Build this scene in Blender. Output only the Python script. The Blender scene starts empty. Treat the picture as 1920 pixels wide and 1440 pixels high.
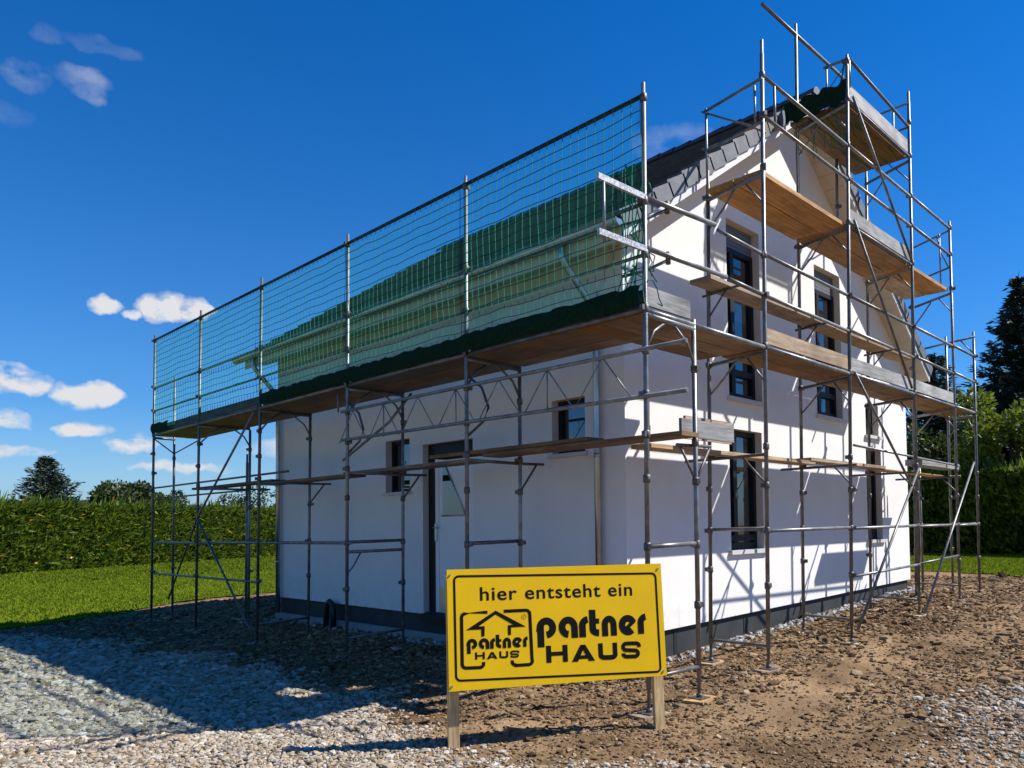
import bpy, math, random
import numpy as np
from mathutils import Vector, Matrix
rng = np.random.default_rng(7); random.seed(7)
sc = bpy.context.scene
col = sc.collection

# ------------------------------------------------------------------ camera
cam = bpy.data.cameras.new('camera'); camo = bpy.data.objects.new('camera', cam); col.objects.link(camo)
cam.sensor_width = 36; cam.lens = 27.001; cam.clip_end = 2000
cam.shift_x = -0.05817; cam.shift_y = 0.10972
Rr = Vector((0.68971205, -0.72396179, -0.01328967)); Ru = Vector((-0.01774907, -0.03525194, 0.99922083)); Rf = Vector((0.72386619, 0.68893877, 0.03716334))
M = Matrix((Rr, Ru, -Rf)).transposed().to_4x4(); M.translation = Vector((-5.72476, -4.46057, 1.77357))
camo.matrix_world = M
sc.camera = camo

# ------------------------------------------------------------------ light
SUN = Vector((1.1, -1.0, 1.56)).normalized()
sl = bpy.data.lights.new('sun', 'SUN'); sl.energy = 5.0; sl.angle = math.radians(.53); sl.color = (1, .975, .93)
so = bpy.data.objects.new('sun', sl); col.objects.link(so)
so.rotation_euler = (-SUN).to_track_quat('-Z', 'Y').to_euler()
w = bpy.data.worlds.new('World'); sc.world = w; w.use_nodes = True
nt = w.node_tree; nt.nodes.clear()
def N(t, typ, **k):
    n = t.nodes.new(typ)
    for a, b in k.items(): setattr(n, a, b)
    return n
out = N(nt, 'ShaderNodeOutputWorld'); bg = N(nt, 'ShaderNodeBackground'); bg.inputs[1].default_value = .092
sky = N(nt, 'ShaderNodeTexSky', sky_type='NISHITA', sun_disc=False)
sky.sun_elevation = math.asin(SUN.z); sky.sun_rotation = math.atan2(SUN.x, SUN.y)
sky.air_density = 1.0; sky.dust_density = 0.05; sky.ozone_density = 3.0; sky.altitude = 100
hs = N(nt, 'ShaderNodeHueSaturation'); hs.inputs['Saturation'].default_value = 1.85; hs.inputs['Value'].default_value = 1.0
nt.links.new(sky.outputs[0], hs.inputs['Color'])
# small cumulus clouds in the sky: soft ellipses of direction (azimuth, elevation) broken up by noise
tc = N(nt, 'ShaderNodeTexCoord'); sep = N(nt, 'ShaderNodeSeparateXYZ'); nt.links.new(tc.outputs['Generated'], sep.inputs[0])
def math_(t, op, a, b=None, c=None, clamp=False):
    n = N(t, 'ShaderNodeMath', operation=op, use_clamp=clamp)
    for i, v in enumerate((a, b, c)):
        if v is None: continue
        if hasattr(v, 'is_linked'): t.links.new(v, n.inputs[i])
        else: n.inputs[i].default_value = v
    return n.outputs[0]
az = math_(nt, 'ARCTAN2', sep.outputs[0], sep.outputs[1]); el = math_(nt, 'ARCSINE', sep.outputs[2])
nz = N(nt, 'ShaderNodeTexNoise'); nz.inputs['Scale'].default_value = 18; nz.inputs['Detail'].default_value = 7; nz.inputs['Roughness'].default_value = .58
mp = N(nt, 'ShaderNodeMapping'); mp.inputs['Scale'].default_value = (1, 1, 1.8); nt.links.new(tc.outputs['Generated'], mp.inputs[0]); nt.links.new(mp.outputs[0], nz.inputs[0])
CLOUDS = [(10.8, 26.2, 1.3, .8, .13), (13.6, 26.8, 1.6, .7, .16), (14.0, 26.2, 1.0, .6, .22), (14.8, 28.8, 2.2, .4, .06), (11.8, 28.6, 1.0, .5, .06), (9.6, 24.0, 1.4, .6, .05), (18.6, 14.4, 1.9, .95, 1.25), (20.2, 14.6, 1.2, .8, 1.1), (15.1, 14.2, .9, .5, .8), (16.6, 13.8, .6, .3, .6),
          (9.9, 9.2, 1.9, 1.0, 1.25), (11.3, 9.0, 1.1, .7, 1.1), (13.6, 8.5, 1.5, .8, 1.2), (14.9, 8.7, 1.3, .75, 1.25), (14.0, 6.5, 1.35, .55, 1.15), (16.6, 5.7, 1.6, .6, 1.15), (10.7, 4.9, 1.8, .4, .9), (9.9, 6.8, 1.5, .6, .9),
          (54.4, 26.6, 3.0, 1.1, .12), (22.5, 7.6, 2.0, .5, .5), (26.0, 5.6, 2.4, .6, .5), (19.5, 4.2, 3.0, .35, .5), (29, 8, 2.0, .8, .4)]
dn = N(nt, 'ShaderNodeTexNoise'); dn.inputs['Scale'].default_value = 40; dn.inputs['Detail'].default_value = 5; nt.links.new(tc.outputs['Generated'], dn.inputs[0])
dsep = N(nt, 'ShaderNodeSeparateColor'); nt.links.new(dn.outputs['Color'], dsep.inputs[0])
az = math_(nt, 'ADD', az, math_(nt, 'MULTIPLY', math_(nt, 'SUBTRACT', dsep.outputs[0], .5), .034))
el0 = el; el = math_(nt, 'ADD', el, math_(nt, 'MULTIPLY', math_(nt, 'SUBTRACT', dsep.outputs[1], .5), .022))
tot = None
for a0, e0, sa, se, st in CLOUDS:
    da = math_(nt, 'MULTIPLY', math_(nt, 'SUBTRACT', az, math.radians(a0)), 1 / math.radians(sa))
    de = math_(nt, 'MULTIPLY', math_(nt, 'SUBTRACT', el, math.radians(e0)), 1 / math.radians(se))
    d2 = math_(nt, 'ADD', math_(nt, 'MULTIPLY', da, da), math_(nt, 'MULTIPLY', de, de))
    m = math_(nt, 'SUBTRACT', 1.25, d2, clamp=True)
    m = math_(nt, 'MULTIPLY', m, st)
    tot = m if tot is None else math_(nt, 'MAXIMUM', tot, m)
nn = math_(nt, 'SUBTRACT', nz.outputs[0], .33)
cl = math_(nt, 'MULTIPLY', math_(nt, 'MULTIPLY', tot, nn), 6.5, clamp=True)
# thin haze veil near the horizon and cloud brightness
mix = N(nt, 'ShaderNodeMix', data_type='RGBA'); nt.links.new(cl, mix.inputs['Factor']); 
hz = math_(nt, 'MULTIPLY', math_(nt, 'POWER', 2.718, math_(nt, 'MULTIPLY', math_(nt, 'ABSOLUTE', el0), -6.5)), .9, clamp=True)
hm = N(nt, 'ShaderNodeMix', data_type='RGBA'); nt.links.new(hz, hm.inputs['Factor']); 
tn = N(nt, 'ShaderNodeMix', data_type='RGBA', blend_type='MULTIPLY'); tn.inputs['Factor'].default_value = 1; tn.inputs['B'].default_value = (.6, .83, 1.06, 1); nt.links.new(hs.outputs[0], tn.inputs['A'])
nt.links.new(tn.outputs['Result'], hm.inputs['A']); hm.inputs['B'].default_value = (2.3, 3.4, 5.1, 1)
nt.links.new(hm.outputs['Result'], mix.inputs['A'])
mix.inputs['B'].default_value = (5.4, 5.5, 5.7, 1)
nt.links.new(mix.outputs['Result'], bg.inputs[0]); nt.links.new(bg.outputs[0], out.inputs[0])
sc.view_settings.view_transform = 'Standard'; sc.view_settings.look = 'None'; sc.view_settings.exposure = 0.6; sc.view_settings.gamma = 1
try: sc.cycles.max_bounces = 8; sc.cycles.transparent_max_bounces = 24; sc.cycles.use_denoising = True
except Exception: pass

# ------------------------------------------------------------------ materials
MATS = {}
def mat(name, base, rough=.7, metal=0, noise=None, bump=None, wood=None, rand=None, spec=None, trans=None):
    """noise=(scale, colour2, contrast, detail) ; bump=(scale, strength) ; wood=axis ; rand=list of colours per island"""
    if name in MATS: return MATS[name]
    m = bpy.data.materials.new(name); m.use_nodes = True; t = m.node_tree; b = t.nodes['Principled BSDF']
    b.inputs['Base Color'].default_value = (*base, 1); b.inputs['Roughness'].default_value = rough; b.inputs['Metallic'].default_value = metal
    if spec is not None: b.inputs['Specular IOR Level'].default_value = spec
    tcn = N(t, 'ShaderNodeTexCoord'); g = N(t, 'ShaderNodeNewGeometry')
    src = g.outputs['Position']; cur = None
    if rand:
        r = N(t, 'ShaderNodeValToRGB'); r.color_ramp.interpolation = 'LINEAR'
        while len(r.color_ramp.elements) < len(rand): r.color_ramp.elements.new(.5)
        for i, c in enumerate(rand):
            r.color_ramp.elements[i].position = i / (len(rand) - 1); r.color_ramp.elements[i].color = (*c, 1)
        t.links.new(g.outputs['Random Per Island'], r.inputs[0]); cur = r.outputs[0]
    if wood is not None:
        mpn = N(t, 'ShaderNodeMapping'); s = [22, 22, 22]; s[wood] = 1.3
        mpn.inputs['Scale'].default_value = s; t.links.new(src, mpn.inputs[0])
        n1 = N(t, 'ShaderNodeTexNoise'); n1.inputs['Scale'].default_value = 1.6; n1.inputs['Detail'].default_value = 6; n1.inputs['Roughness'].default_value = .65; n1.inputs['Distortion'].default_value = .6
        t.links.new(mpn.outputs[0], n1.inputs[0])
        r = N(t, 'ShaderNodeValToRGB'); r.color_ramp.elements[0].position = .3; r.color_ramp.elements[1].position = .72
        r.color_ramp.elements[0].color = (*[c * .45 for c in base], 1); r.color_ramp.elements[1].color = (*[min(1, c * 1.35) for c in base], 1)
        t.links.new(n1.outputs[0], r.inputs[0]); cur = r.outputs[0]
        n3 = N(t, 'ShaderNodeTexNoise'); n3.inputs['Scale'].default_value = 2.2; n3.inputs['Detail'].default_value = 5; t.links.new(src, n3.inputs[0])
        mxx = N(t, 'ShaderNodeMix', data_type='RGBA', blend_type='MULTIPLY'); mxx.inputs['Factor'].default_value = .6
        rr = N(t, 'ShaderNodeValToRGB'); rr.color_ramp.elements[0].position = .35; rr.color_ramp.elements[1].position = .6; rr.color_ramp.elements[0].color = (.42, .4, .38, 1)
        t.links.new(n3.outputs[0], rr.inputs[0]); t.links.new(cur, mxx.inputs['A']); t.links.new(rr.outputs[0], mxx.inputs['B']); cur = mxx.outputs['Result']
        bp = N(t, 'ShaderNodeBump'); bp.inputs['Strength'].default_value = .25; bp.inputs['Distance'].default_value = .004; t.links.new(n1.outputs[0], bp.inputs['Height']); t.links.new(bp.outputs[0], b.inputs['Normal'])
    if noise:
        sc_, c2, con, det = noise
        n1 = N(t, 'ShaderNodeTexNoise'); n1.inputs['Scale'].default_value = sc_; n1.inputs['Detail'].default_value = det; n1.inputs['Roughness'].default_value = .6; t.links.new(src, n1.inputs[0])
        r = N(t, 'ShaderNodeValToRGB'); r.color_ramp.elements[0].position = .5 - con; r.color_ramp.elements[1].position = .5 + con
        t.links.new(n1.outputs[0], r.inputs[0])
        mx = N(t, 'ShaderNodeMix', data_type='RGBA'); t.links.new(r.outputs[0], mx.inputs['Factor'])
        if cur is not None: t.links.new(cur, mx.inputs['A'])
        else: mx.inputs['A'].default_value = (*base, 1)
        mx.inputs['B'].default_value = (*c2, 1); cur = mx.outputs['Result']
    if cur is not None: t.links.new(cur, b.inputs['Base Color'])
    if bump and wood is None:
        n2 = N(t, 'ShaderNodeTexNoise'); n2.inputs['Scale'].default_value = bump[0]; n2.inputs['Detail'].default_value = 6; t.links.new(src, n2.inputs[0])
        bp = N(t, 'ShaderNodeBump'); bp.inputs['Strength'].default_value = bump[1]; bp.inputs['Distance'].default_value = .02; t.links.new(n2.outputs[0], bp.inputs['Height']); t.links.new(bp.outputs[0], b.inputs['Normal'])
    if trans:
        tb = N(t, 'ShaderNodeBsdfTranslucent'); ms = N(t, 'ShaderNodeMixShader'); ms.inputs[0].default_value = trans
        if cur is not None: t.links.new(cur, tb.inputs[0])
        else: tb.inputs[0].default_value = (*base, 1)
        t.links.new(b.outputs[0], ms.inputs[1]); t.links.new(tb.outputs[0], ms.inputs[2]); t.links.new(ms.outputs[0], t.nodes['Material Output'].inputs[0])
    MATS[name] = m; return m
STEEL = mat('galvanised_steel', (.29, .29, .285), .45, .6, noise=(8, (.13, .126, .12), .2, 7), bump=(60, .1))
STEEL2 = mat('clamp_steel', (.2, .19, .18), .55, .7, noise=(30, (.08, .06, .05), .2, 4))
ZINC = mat('zinc', (.5, .52, .54), .3, .9, noise=(5, (.36, .38, .4), .2, 4))
WOODX = mat('plank_x', (.44, .22, .07), .75, wood=0); WOODY = mat('plank_y', (.2, .12, .06), .75, wood=1)
DARKX = mat('dark_plank_x', (.25, .14, .06), .8, wood=0); PALEX = mat('pale_plank_x', (.56, .36, .17), .75, wood=0); GREYX = mat('grey_board_x', (.36, .35, .33), .8, wood=0); GREYY = mat('grey_board_y', (.13, .125, .12), .8, wood=1)
POSTW = mat('sign_post_wood', (.8, .52, .24), .75, wood=2)
def tweak_obj_random(m, lo, hi):
    t = m.node_tree; b = t.nodes['Principled BSDF']; l = b.inputs['Base Color'].links
    oi = N(t, 'ShaderNodeObjectInfo'); mr = N(t, 'ShaderNodeMapRange'); mr.inputs[3].default_value = lo; mr.inputs[4].default_value = hi; t.links.new(oi.outputs['Random'], mr.inputs[0])
    h = N(t, 'ShaderNodeHueSaturation'); t.links.new(mr.outputs[0], h.inputs['Value']); s2 = math_(t, 'MULTIPLY', math_(t, 'FRACT', math_(t, 'MULTIPLY', oi.outputs['Random'], 7.3)), .7); t.links.new(math_(t, 'ADD', s2, .6), h.inputs['Saturation'])
    t.links.new(l[0].from_socket, h.inputs['Color']); t.links.new(h.outputs[0], b.inputs['Base Color'])
for m_ in (WOODX, WOODY, PALEX, GREYX, GREYY, DARKX): tweak_obj_random(m_, .65, 1.3)
tweak_obj_random(STEEL, .6, 1.2)
WHITE = mat('white_render', (.83, .8, .755), .88, noise=(1.1, (.75, .72, .675), .22, 9), bump=(110, .35))
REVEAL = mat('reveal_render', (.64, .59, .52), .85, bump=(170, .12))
PLINTH = mat('plinth_coating', (.016, .018, .02), .7, noise=(2.2, (.03, .033, .035), .15, 4))
PLINTHD = mat('plinth_joint', (.012, .012, .013), .6)
def splash(m):
    t = m.node_tree; b = t.nodes['Principled BSDF']; l = b.inputs['Base Color'].links[0].from_socket; g = N(t, 'ShaderNodeNewGeometry'); sp = N(t, 'ShaderNodeSeparateXYZ'); t.links.new(g.outputs['Position'], sp.inputs[0])
    hgt = N(t, 'ShaderNodeMapRange'); hgt.inputs[1].default_value = .42; hgt.inputs[2].default_value = .95; hgt.inputs[3].default_value = 1; hgt.inputs[4].default_value = 0; t.links.new(sp.outputs[2], hgt.inputs[0])
    n = N(t, 'ShaderNodeTexNoise'); n.inputs['Scale'].default_value = 9; n.inputs['Detail'].default_value = 9; n.inputs['Roughness'].default_value = .75; t.links.new(g.outputs['Position'], n.inputs[0])
    r = N(t, 'ShaderNodeValToRGB'); r.color_ramp.elements[0].position = .5; r.color_ramp.elements[1].position = .72; t.links.new(n.outputs[0], r.inputs[0])
    f = math_(t, 'MULTIPLY', math_(t, 'MULTIPLY', hgt.outputs[0], r.outputs[0]), .45); mx = N(t, 'ShaderNodeMix', data_type='RGBA'); t.links.new(f, mx.inputs['Factor']); t.links.new(l, mx.inputs['A']); mx.inputs['B'].default_value = (.4, .32, .23, 1); t.links.new(mx.outputs['Result'], b.inputs['Base Color'])
splash(WHITE)
CREAM = mat('soffit_boards', (.6, .53, .42), .7, noise=(3, (.52, .45, .35), .2, 3))
BARGE = mat('bargeboard_paint', (.62, .62, .61), .55)
TILE = mat('roof_tile', (.045, .045, .048), .5, noise=(7, (.075, .075, .08), .12, 4), bump=(40, .15))
VTILE = mat('verge_tile', (.1, .105, .115), .5, noise=(6, (.15, .155, .16), .15, 4))
FRAME = mat('window_frame', (.012, .013, .015), .5, spec=.25); GLASS = mat('window_glass', (.012, .014, .016), .03, spec=.9)
GLASS.node_tree.nodes['Principled BSDF'].inputs['IOR'].default_value = 1.75; SHUT = mat('shutter_slats', (.13, .13, .135), .5); SILL = mat('stone_sill', (.55, .54, .52), .6)
DOORM = mat('door_leaf', (.82, .81, .78), .5); BLACK = mat('black_plastic', (.012, .012, .013), .45)
YEL = mat('sign_yellow', (.93, .56, .002), .55, noise=(3.5, (.86, .5, .006), .2, 7), spec=.2); INK = mat('sign_ink', (.008, .008, .008), .8, spec=.1); INK2 = mat('sign_faint_ink', (.5, .31, .01), .5)
CORD = mat('net_cord', (.015, .24, .14), .7, trans=.35); CORDD = mat('net_cord_dark', (.006, .06, .035), .8, trans=.2); HEM = mat('net_hem_fabric', (.003, .016, .007), .9, noise=(25, (.007, .035, .015), .2, 5), spec=.1)
GREEN = mat('net_scrap', (.02, .2, .1), .8, trans=.3)
def gauze():
    m = bpy.data.materials.new('net_gauze'); m.use_nodes = True; t = m.node_tree; t.nodes.clear()
    o = N(t, 'ShaderNodeOutputMaterial'); tr = N(t, 'ShaderNodeBsdfTransparent'); tr.inputs[0].default_value = (.84, .97, .97, 1)
    tl = N(t, 'ShaderNodeBsdfTranslucent'); tl.inputs[0].default_value = (.01, .36, .28, 1); df = N(t, 'ShaderNodeBsdfDiffuse'); df.inputs[0].default_value = (.01, .3, .2, 1)
    ad = N(t, 'ShaderNodeMixShader'); ad.inputs[0].default_value = .25; t.links.new(tl.outputs[0], ad.inputs[1]); t.links.new(df.outputs[0], ad.inputs[2])
    g = N(t, 'ShaderNodeNewGeometry'); mp_ = N(t, 'ShaderNodeMapping'); mp_.inputs['Scale'].default_value = (1, 9, .7); t.links.new(g.outputs['Position'], mp_.inputs[0])
    n1 = N(t, 'ShaderNodeTexNoise'); n1.inputs['Scale'].default_value = 2.5; n1.inputs['Detail'].default_value = 5; t.links.new(mp_.outputs[0], n1.inputs[0])
    mr = N(t, 'ShaderNodeMapRange'); mr.inputs[1].default_value = .3; mr.inputs[2].default_value = .75; mr.inputs[3].default_value = .03; mr.inputs[4].default_value = .1; t.links.new(n1.outputs[0], mr.inputs[0])
    ms = N(t, 'ShaderNodeMixShader'); t.links.new(mr.outputs[0], ms.inputs[0]); t.links.new(tr.outputs[0], ms.inputs[1]); t.links.new(ad.outputs[0], ms.inputs[2]); t.links.new(ms.outputs[0], o.inputs[0]); return m
GAUZE = gauze()
HEDGE = mat('hedge_leaves', (.06, .1, .012), .55, rand=[(.025, .05, .006), (.075, .125, .01), (.13, .19, .013), (.2, .26, .02), (.06, .11, .01)], trans=.35)
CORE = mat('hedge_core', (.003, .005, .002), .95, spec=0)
SPRUCE = mat('spruce_needles', (.015, .035, .018), .65, rand=[(.008, .02, .012), (.018, .035, .018), (.03, .05, .024), (.012, .028, .014)], trans=.12)
LEAF = mat('tree_leaves', (.05, .08, .015), .55, rand=[(.02, .04, .008), (.045, .07, .012), (.08, .1, .015), (.03, .055, .01)], trans=.25)
SHRUBM = mat('shrub_leaves', (.09, .12, .012), .5, rand=[(.06, .095, .008), (.13, .17, .012), (.22, .26, .018), (.08, .12, .01)], trans=.35)
BARK = mat('bark', (.06, .045, .03), .9, bump=(20, .5))
STONE = mat('gravel_stones', (.3, .28, .25), .85, rand=[(.1, .078, .055), (.3, .25, .185), (.42, .37, .3), (.33, .25, .165), (.54, .49, .41), (.17, .125, .08), (.4, .3, .19), (.32, .28, .23)], spec=.2)
CLOD = mat('dirt_clods', (.1, .06, .035), .95, rand=[(.04, .023, .011), (.14, .085, .042), (.24, .152, .08), (.09, .053, .026), (.38, .27, .165), (.12, .072, .036)], spec=.1)
RUBBLE = mat('rubble_stones', (.4, .4, .4), .85, rand=[(.16, .155, .15), (.36, .355, .35), (.26, .24, .21), (.46, .45, .44)])
def flower(): return mat('orange_leaf', (.6, .32, .015), .5, trans=.3)

# ------------------------------------------------------------------ mesh helpers
ORIG = {}
class MB:
    def __init__(s): s.v = []; s.f = []; s.m = []; s.sm = []
    def face(s, pts, mi=0, smooth=False):
        i = len(s.v); s.v += [tuple(p) for p in pts]; s.f.append(tuple(range(i, i + len(pts)))); s.m.append(mi); s.sm.append(smooth)
    def hull8(s, p, mi=0):
        i = len(s.v); s.v += [tuple(q) for q in p]
        for f in ((0, 3, 2, 1), (4, 5, 6, 7), (0, 1, 5, 4), (1, 2, 6, 5), (2, 3, 7, 6), (3, 0, 4, 7)):
            s.f.append(tuple(i + k for k in f)); s.m.append(mi); s.sm.append(False)
        return s
    def box(s, a, b, mi=0):
        (x0, y0, z0), (x1, y1, z1) = a, b
        return s.hull8([(x0, y0, z0), (x1, y0, z0), (x1, y1, z0), (x0, y1, z0), (x0, y0, z1), (x1, y0, z1), (x1, y1, z1), (x0, y1, z1)], mi)
    def beam(s, p0, p1, w, h, up=(0, 0, 1), mi=0):
        p0 = Vector(p0); p1 = Vector(p1); d = (p1 - p0).normalized(); r = d.cross(Vector(up)).normalized(); u = r.cross(d)
        q = []
        for c in (p0, p1):
            q.append([c - r * w / 2 - u * h / 2, c + r * w / 2 - u * h / 2, c + r * w / 2 + u * h / 2, c - r * w / 2 + u * h / 2])
        return s.hull8(q[0] + q[1], mi)
    def tube(s, pts, r=.024, n=8, mi=0, cap=True):
        pts = [Vector(p) for p in pts]; base = len(s.v); rr = r if isinstance(r, (list, tuple)) else [r] * len(pts)
        ref = None
        for k, p in enumerate(pts):
            d = (pts[min(k + 1, len(pts) - 1)] - pts[max(k - 1, 0)]).normalized()
            if ref is None: ref = Vector((0, 0, 1)) if abs(d.z) < .9 else Vector((1, 0, 0))
            a = d.cross(ref).normalized(); b = a.cross(d)
            for j in range(n):
                t = 2 * math.pi * j / n; s.v.append(tuple(p + (a * math.cos(t) + b * math.sin(t)) * rr[k]))
        for k in range(len(pts) - 1):
            for j in range(n):
                s.f.append((base + k * n + j, base + k * n + (j + 1) % n, base + (k + 1) * n + (j + 1) % n, base + (k + 1) * n + j)); s.m.append(mi); s.sm.append(True)
        if cap:
            s.f.append(tuple(base + j for j in reversed(range(n)))); s.m.append(mi); s.sm.append(False)
            e = base + (len(pts) - 1) * n; s.f.append(tuple(e + j for j in range(n))); s.m.append(mi); s.sm.append(False)
        return s
    def build(s, name, mats, parent=None):
        me = bpy.data.meshes.new(name); o = bpy.data.objects.new(name, me); col.objects.link(o)
        og = ORIG.get(parent.name, Vector()) if parent else Vector()
        me.from_pydata([(x - og.x, y - og.y, z - og.z) for x, y, z in s.v], [], s.f)
        for mm in (mats if isinstance(mats, (list, tuple)) else [mats]): me.materials.append(mm)
        me.polygons.foreach_set('material_index', s.m); me.polygons.foreach_set('use_smooth', s.sm); me.update()
        if parent: o.parent = parent; ORIG[o.name] = og
        return o
def npmesh(name, V, F, mats, parent=None, smooth=False, mi=None):
    me = bpy.data.meshes.new(name); k = F.shape[1]
    og = ORIG.get(parent.name, Vector()) if parent else Vector()
    V = np.asarray(V, np.float32) - np.array(og, np.float32)
    me.vertices.add(len(V)); me.vertices.foreach_set('co', V.ravel())
    me.loops.add(F.size); me.loops.foreach_set('vertex_index', F.astype(np.int32).ravel())
    me.polygons.add(len(F)); me.polygons.foreach_set('loop_start', (np.arange(len(F)) * k).astype(np.int32))
    try: me.polygons.foreach_set('loop_total', np.full(len(F), k, np.int32))
    except Exception: pass
    for mm in (mats if isinstance(mats, (list, tuple)) else [mats]): me.materials.append(mm)
    if mi is not None: me.polygons.foreach_set('material_index', mi.astype(np.int32))
    me.polygons.foreach_set('use_smooth', np.full(len(F), smooth)); me.update(calc_edges=True); me.validate()
    o = bpy.data.objects.new(name, me); col.objects.link(o)
    if parent: o.parent = parent; ORIG[o.name] = og
    return o
def tag(o, label=None, cat=None, group=None, kind=None):
    for k, v in (('label', label), ('category', cat), ('group', group), ('kind', kind)):
        if v: o[k] = v
    return o
def thing(name, loc, label, cat, group=None):
    o = bpy.data.objects.new(name, None); col.objects.link(o); o.location = loc; o.empty_display_size = .2; ORIG[o.name] = Vector(loc)
    return tag(o, label, cat, group)

# ------------------------------------------------------------------ terrain
def sstep(a, b, x): t = np.clip((x - a) / (b - a), 0, 1); return t * t * (3 - 2 * t)
def gz(x, y):
    x = np.asarray(x, float); y = np.asarray(y, float)
    return .038 * np.clip(x, 0, 14) * (1 - sstep(12, 20, y)) - .0135 * np.clip(y, 0, 15) * (1 - sstep(0, 2.2, x) * (1 - sstep(12, 20, y)))
def gzf(x, y): return float(gz(x, y))
def vnoise(x, y, seed):
    r = np.random.default_rng(seed).random((256, 256)); xi = np.floor(x).astype(int); yi = np.floor(y).astype(int); fx = x - xi; fy = y - yi
    fx = fx * fx * (3 - 2 * fx); fy = fy * fy * (3 - 2 * fy); g = lambda a, b: r[a % 256, b % 256]
    return (g(xi, yi) * (1 - fx) + g(xi + 1, yi) * fx) * (1 - fy) + (g(xi, yi + 1) * (1 - fx) + g(xi + 1, yi + 1) * fx) * fy
def fbm(x, y, f, seed, o=4): return sum(vnoise(x * f * 2 ** k, y * f * 2 ** k, seed + k) * .5 ** k for k in range(o)) / 2
def lawn_edge(x, y):   # >0 on the lawn
    left = y - np.interp(x, [-40, -12, -2.5, 2, 8, 30], [6, 10.6, 14.2, 17.0, 18.4, 20])
    right = x - np.interp(y, [-30, -6, 0, 2.4, 8, 30], [11.5, 12.6, 13.1, 13.7, 14.2, 15])
    return np.maximum(left, right) + (fbm(x, y, .9, 50) - .5) * .7
def gravel_amt(x, y):  # gravel pathway weight
    b = np.interp(y, [-12, -3, -1, .5, 1.6, 3, 6, 10, 14], [-1.2, -1.3, -1.6, -1.8, -1.8, -1.5, -1.5, -2.0, -2.7])
    a = sstep(.55, -.55, x - b + (fbm(x, y, .8, 80) - .5) * 1.6)
    p = sstep(1.5, .4, np.hypot((x - 1.9) / 1.7, (y + 3.15) / 1.0) + (fbm(x, y, 1.2, 84) - .5) * 1.1)
    return np.maximum(a, p * .5)
fine_x = np.arange(-8, 13.6, .075); fine_y = np.arange(-5.5, 17, .075)
gxs = np.concatenate([[-500, -200, -80, -40, -25, -16, -11], fine_x, [15, 18, 24, 34, 60, 150, 500]]); gys = np.concatenate([[-500, -150, -50, -20, -10, -7], fine_y, [19, 23, 30, 45, 80, 200, 500]])
X, Y = np.meshgrid(gxs, gys); Z = gz(X, Y)
soft = sstep(.4, -.5, lawn_edge(X, Y)) * sstep(-9.5, -7.5, X) * sstep(-7, -5, Y)
track = np.exp(-((Y + .95 + .06 * X - .35 * np.sin(X * .45)) / .75) ** 2) * sstep(.2, 2, X)     # trodden smoother way along the gable
bumpy = (fbm(X, Y, 1.1, 3) - .5) * .1 + (fbm(X, Y, 5.5, 9) - .5) * .05 + (fbm(X, Y, 14, 19, 3) - .5) * .03
nearwall = sstep(0, .5, np.hypot(np.maximum(1.2 - X, 0) + np.maximum(X - 10.6, 0), np.maximum(1.2 - Y, 0) + np.maximum(Y - 10.7, 0)))
Z = Z + bumpy * soft * (1 - .65 * track) * (.35 + .65 * nearwall) * (1 - .5 * gravel_amt(X, Y))
nx, ny = len(gxs), len(gys); idx = np.arange(nx * ny).reshape(ny, nx)
F = np.stack([idx[:-1, :-1], idx[:-1, 1:], idx[1:, 1:], idx[1:, :-1]], -1).reshape(-1, 4)
DIRT = mat('dirt', (.1, .06, .029), .95, noise=(.8, (.3, .195, .105), .13, 10), bump=(28, .9), spec=.1)
g = npmesh('ground', np.stack([X, Y, Z], -1).reshape(-1, 3), F, DIRT, smooth=True); tag(g, kind='structure')
def ground_h(x, y):
    i = np.clip(np.searchsorted(gxs, x) - 1, 0, nx - 2); j = np.clip(np.searchsorted(gys, y) - 1, 0, ny - 2)
    fx = (x - gxs[i]) / (gxs[i + 1] - gxs[i]); fy = (y - gys[j]) / (gys[j + 1] - gys[j])
    return (Z[j, i] * (1 - fx) + Z[j, i + 1] * fx) * (1 - fy) + (Z[j + 1, i] * (1 - fx) + Z[j + 1, i + 1] * fx) * fy
# lawn sheet
lx = np.concatenate([np.arange(-40, -14, 1.0), np.arange(-14, 26, .2)]); ly = np.concatenate([np.arange(-20, 26, .2), np.arange(26, 52, 1.0)])
LX, LY = np.meshgrid(lx, ly); LZ = gz(LX, LY) + .035 + (fbm(LX, LY, .5, 33) - .5) * .04
ids = np.arange(LX.size).reshape(LX.shape); keep = (lawn_edge(LX, LY) > 0)
k4 = keep[:-1, :-1] & keep[:-1, 1:] & keep[1:, 1:] & keep[1:, :-1]
LF = np.stack([ids[:-1, :-1], ids[:-1, 1:], ids[1:, 1:], ids[1:, :-1]], -1)[k4]
LAWN = mat('lawn_turf', (.1, .14, .008), 1, noise=(.7, (.15, .19, .012), .2, 9), bump=(30, .6), spec=0)
tag(npmesh('lawn', np.stack([LX, LY, LZ], -1).reshape(-1, 3), LF, LAWN, smooth=True), kind='structure')
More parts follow.
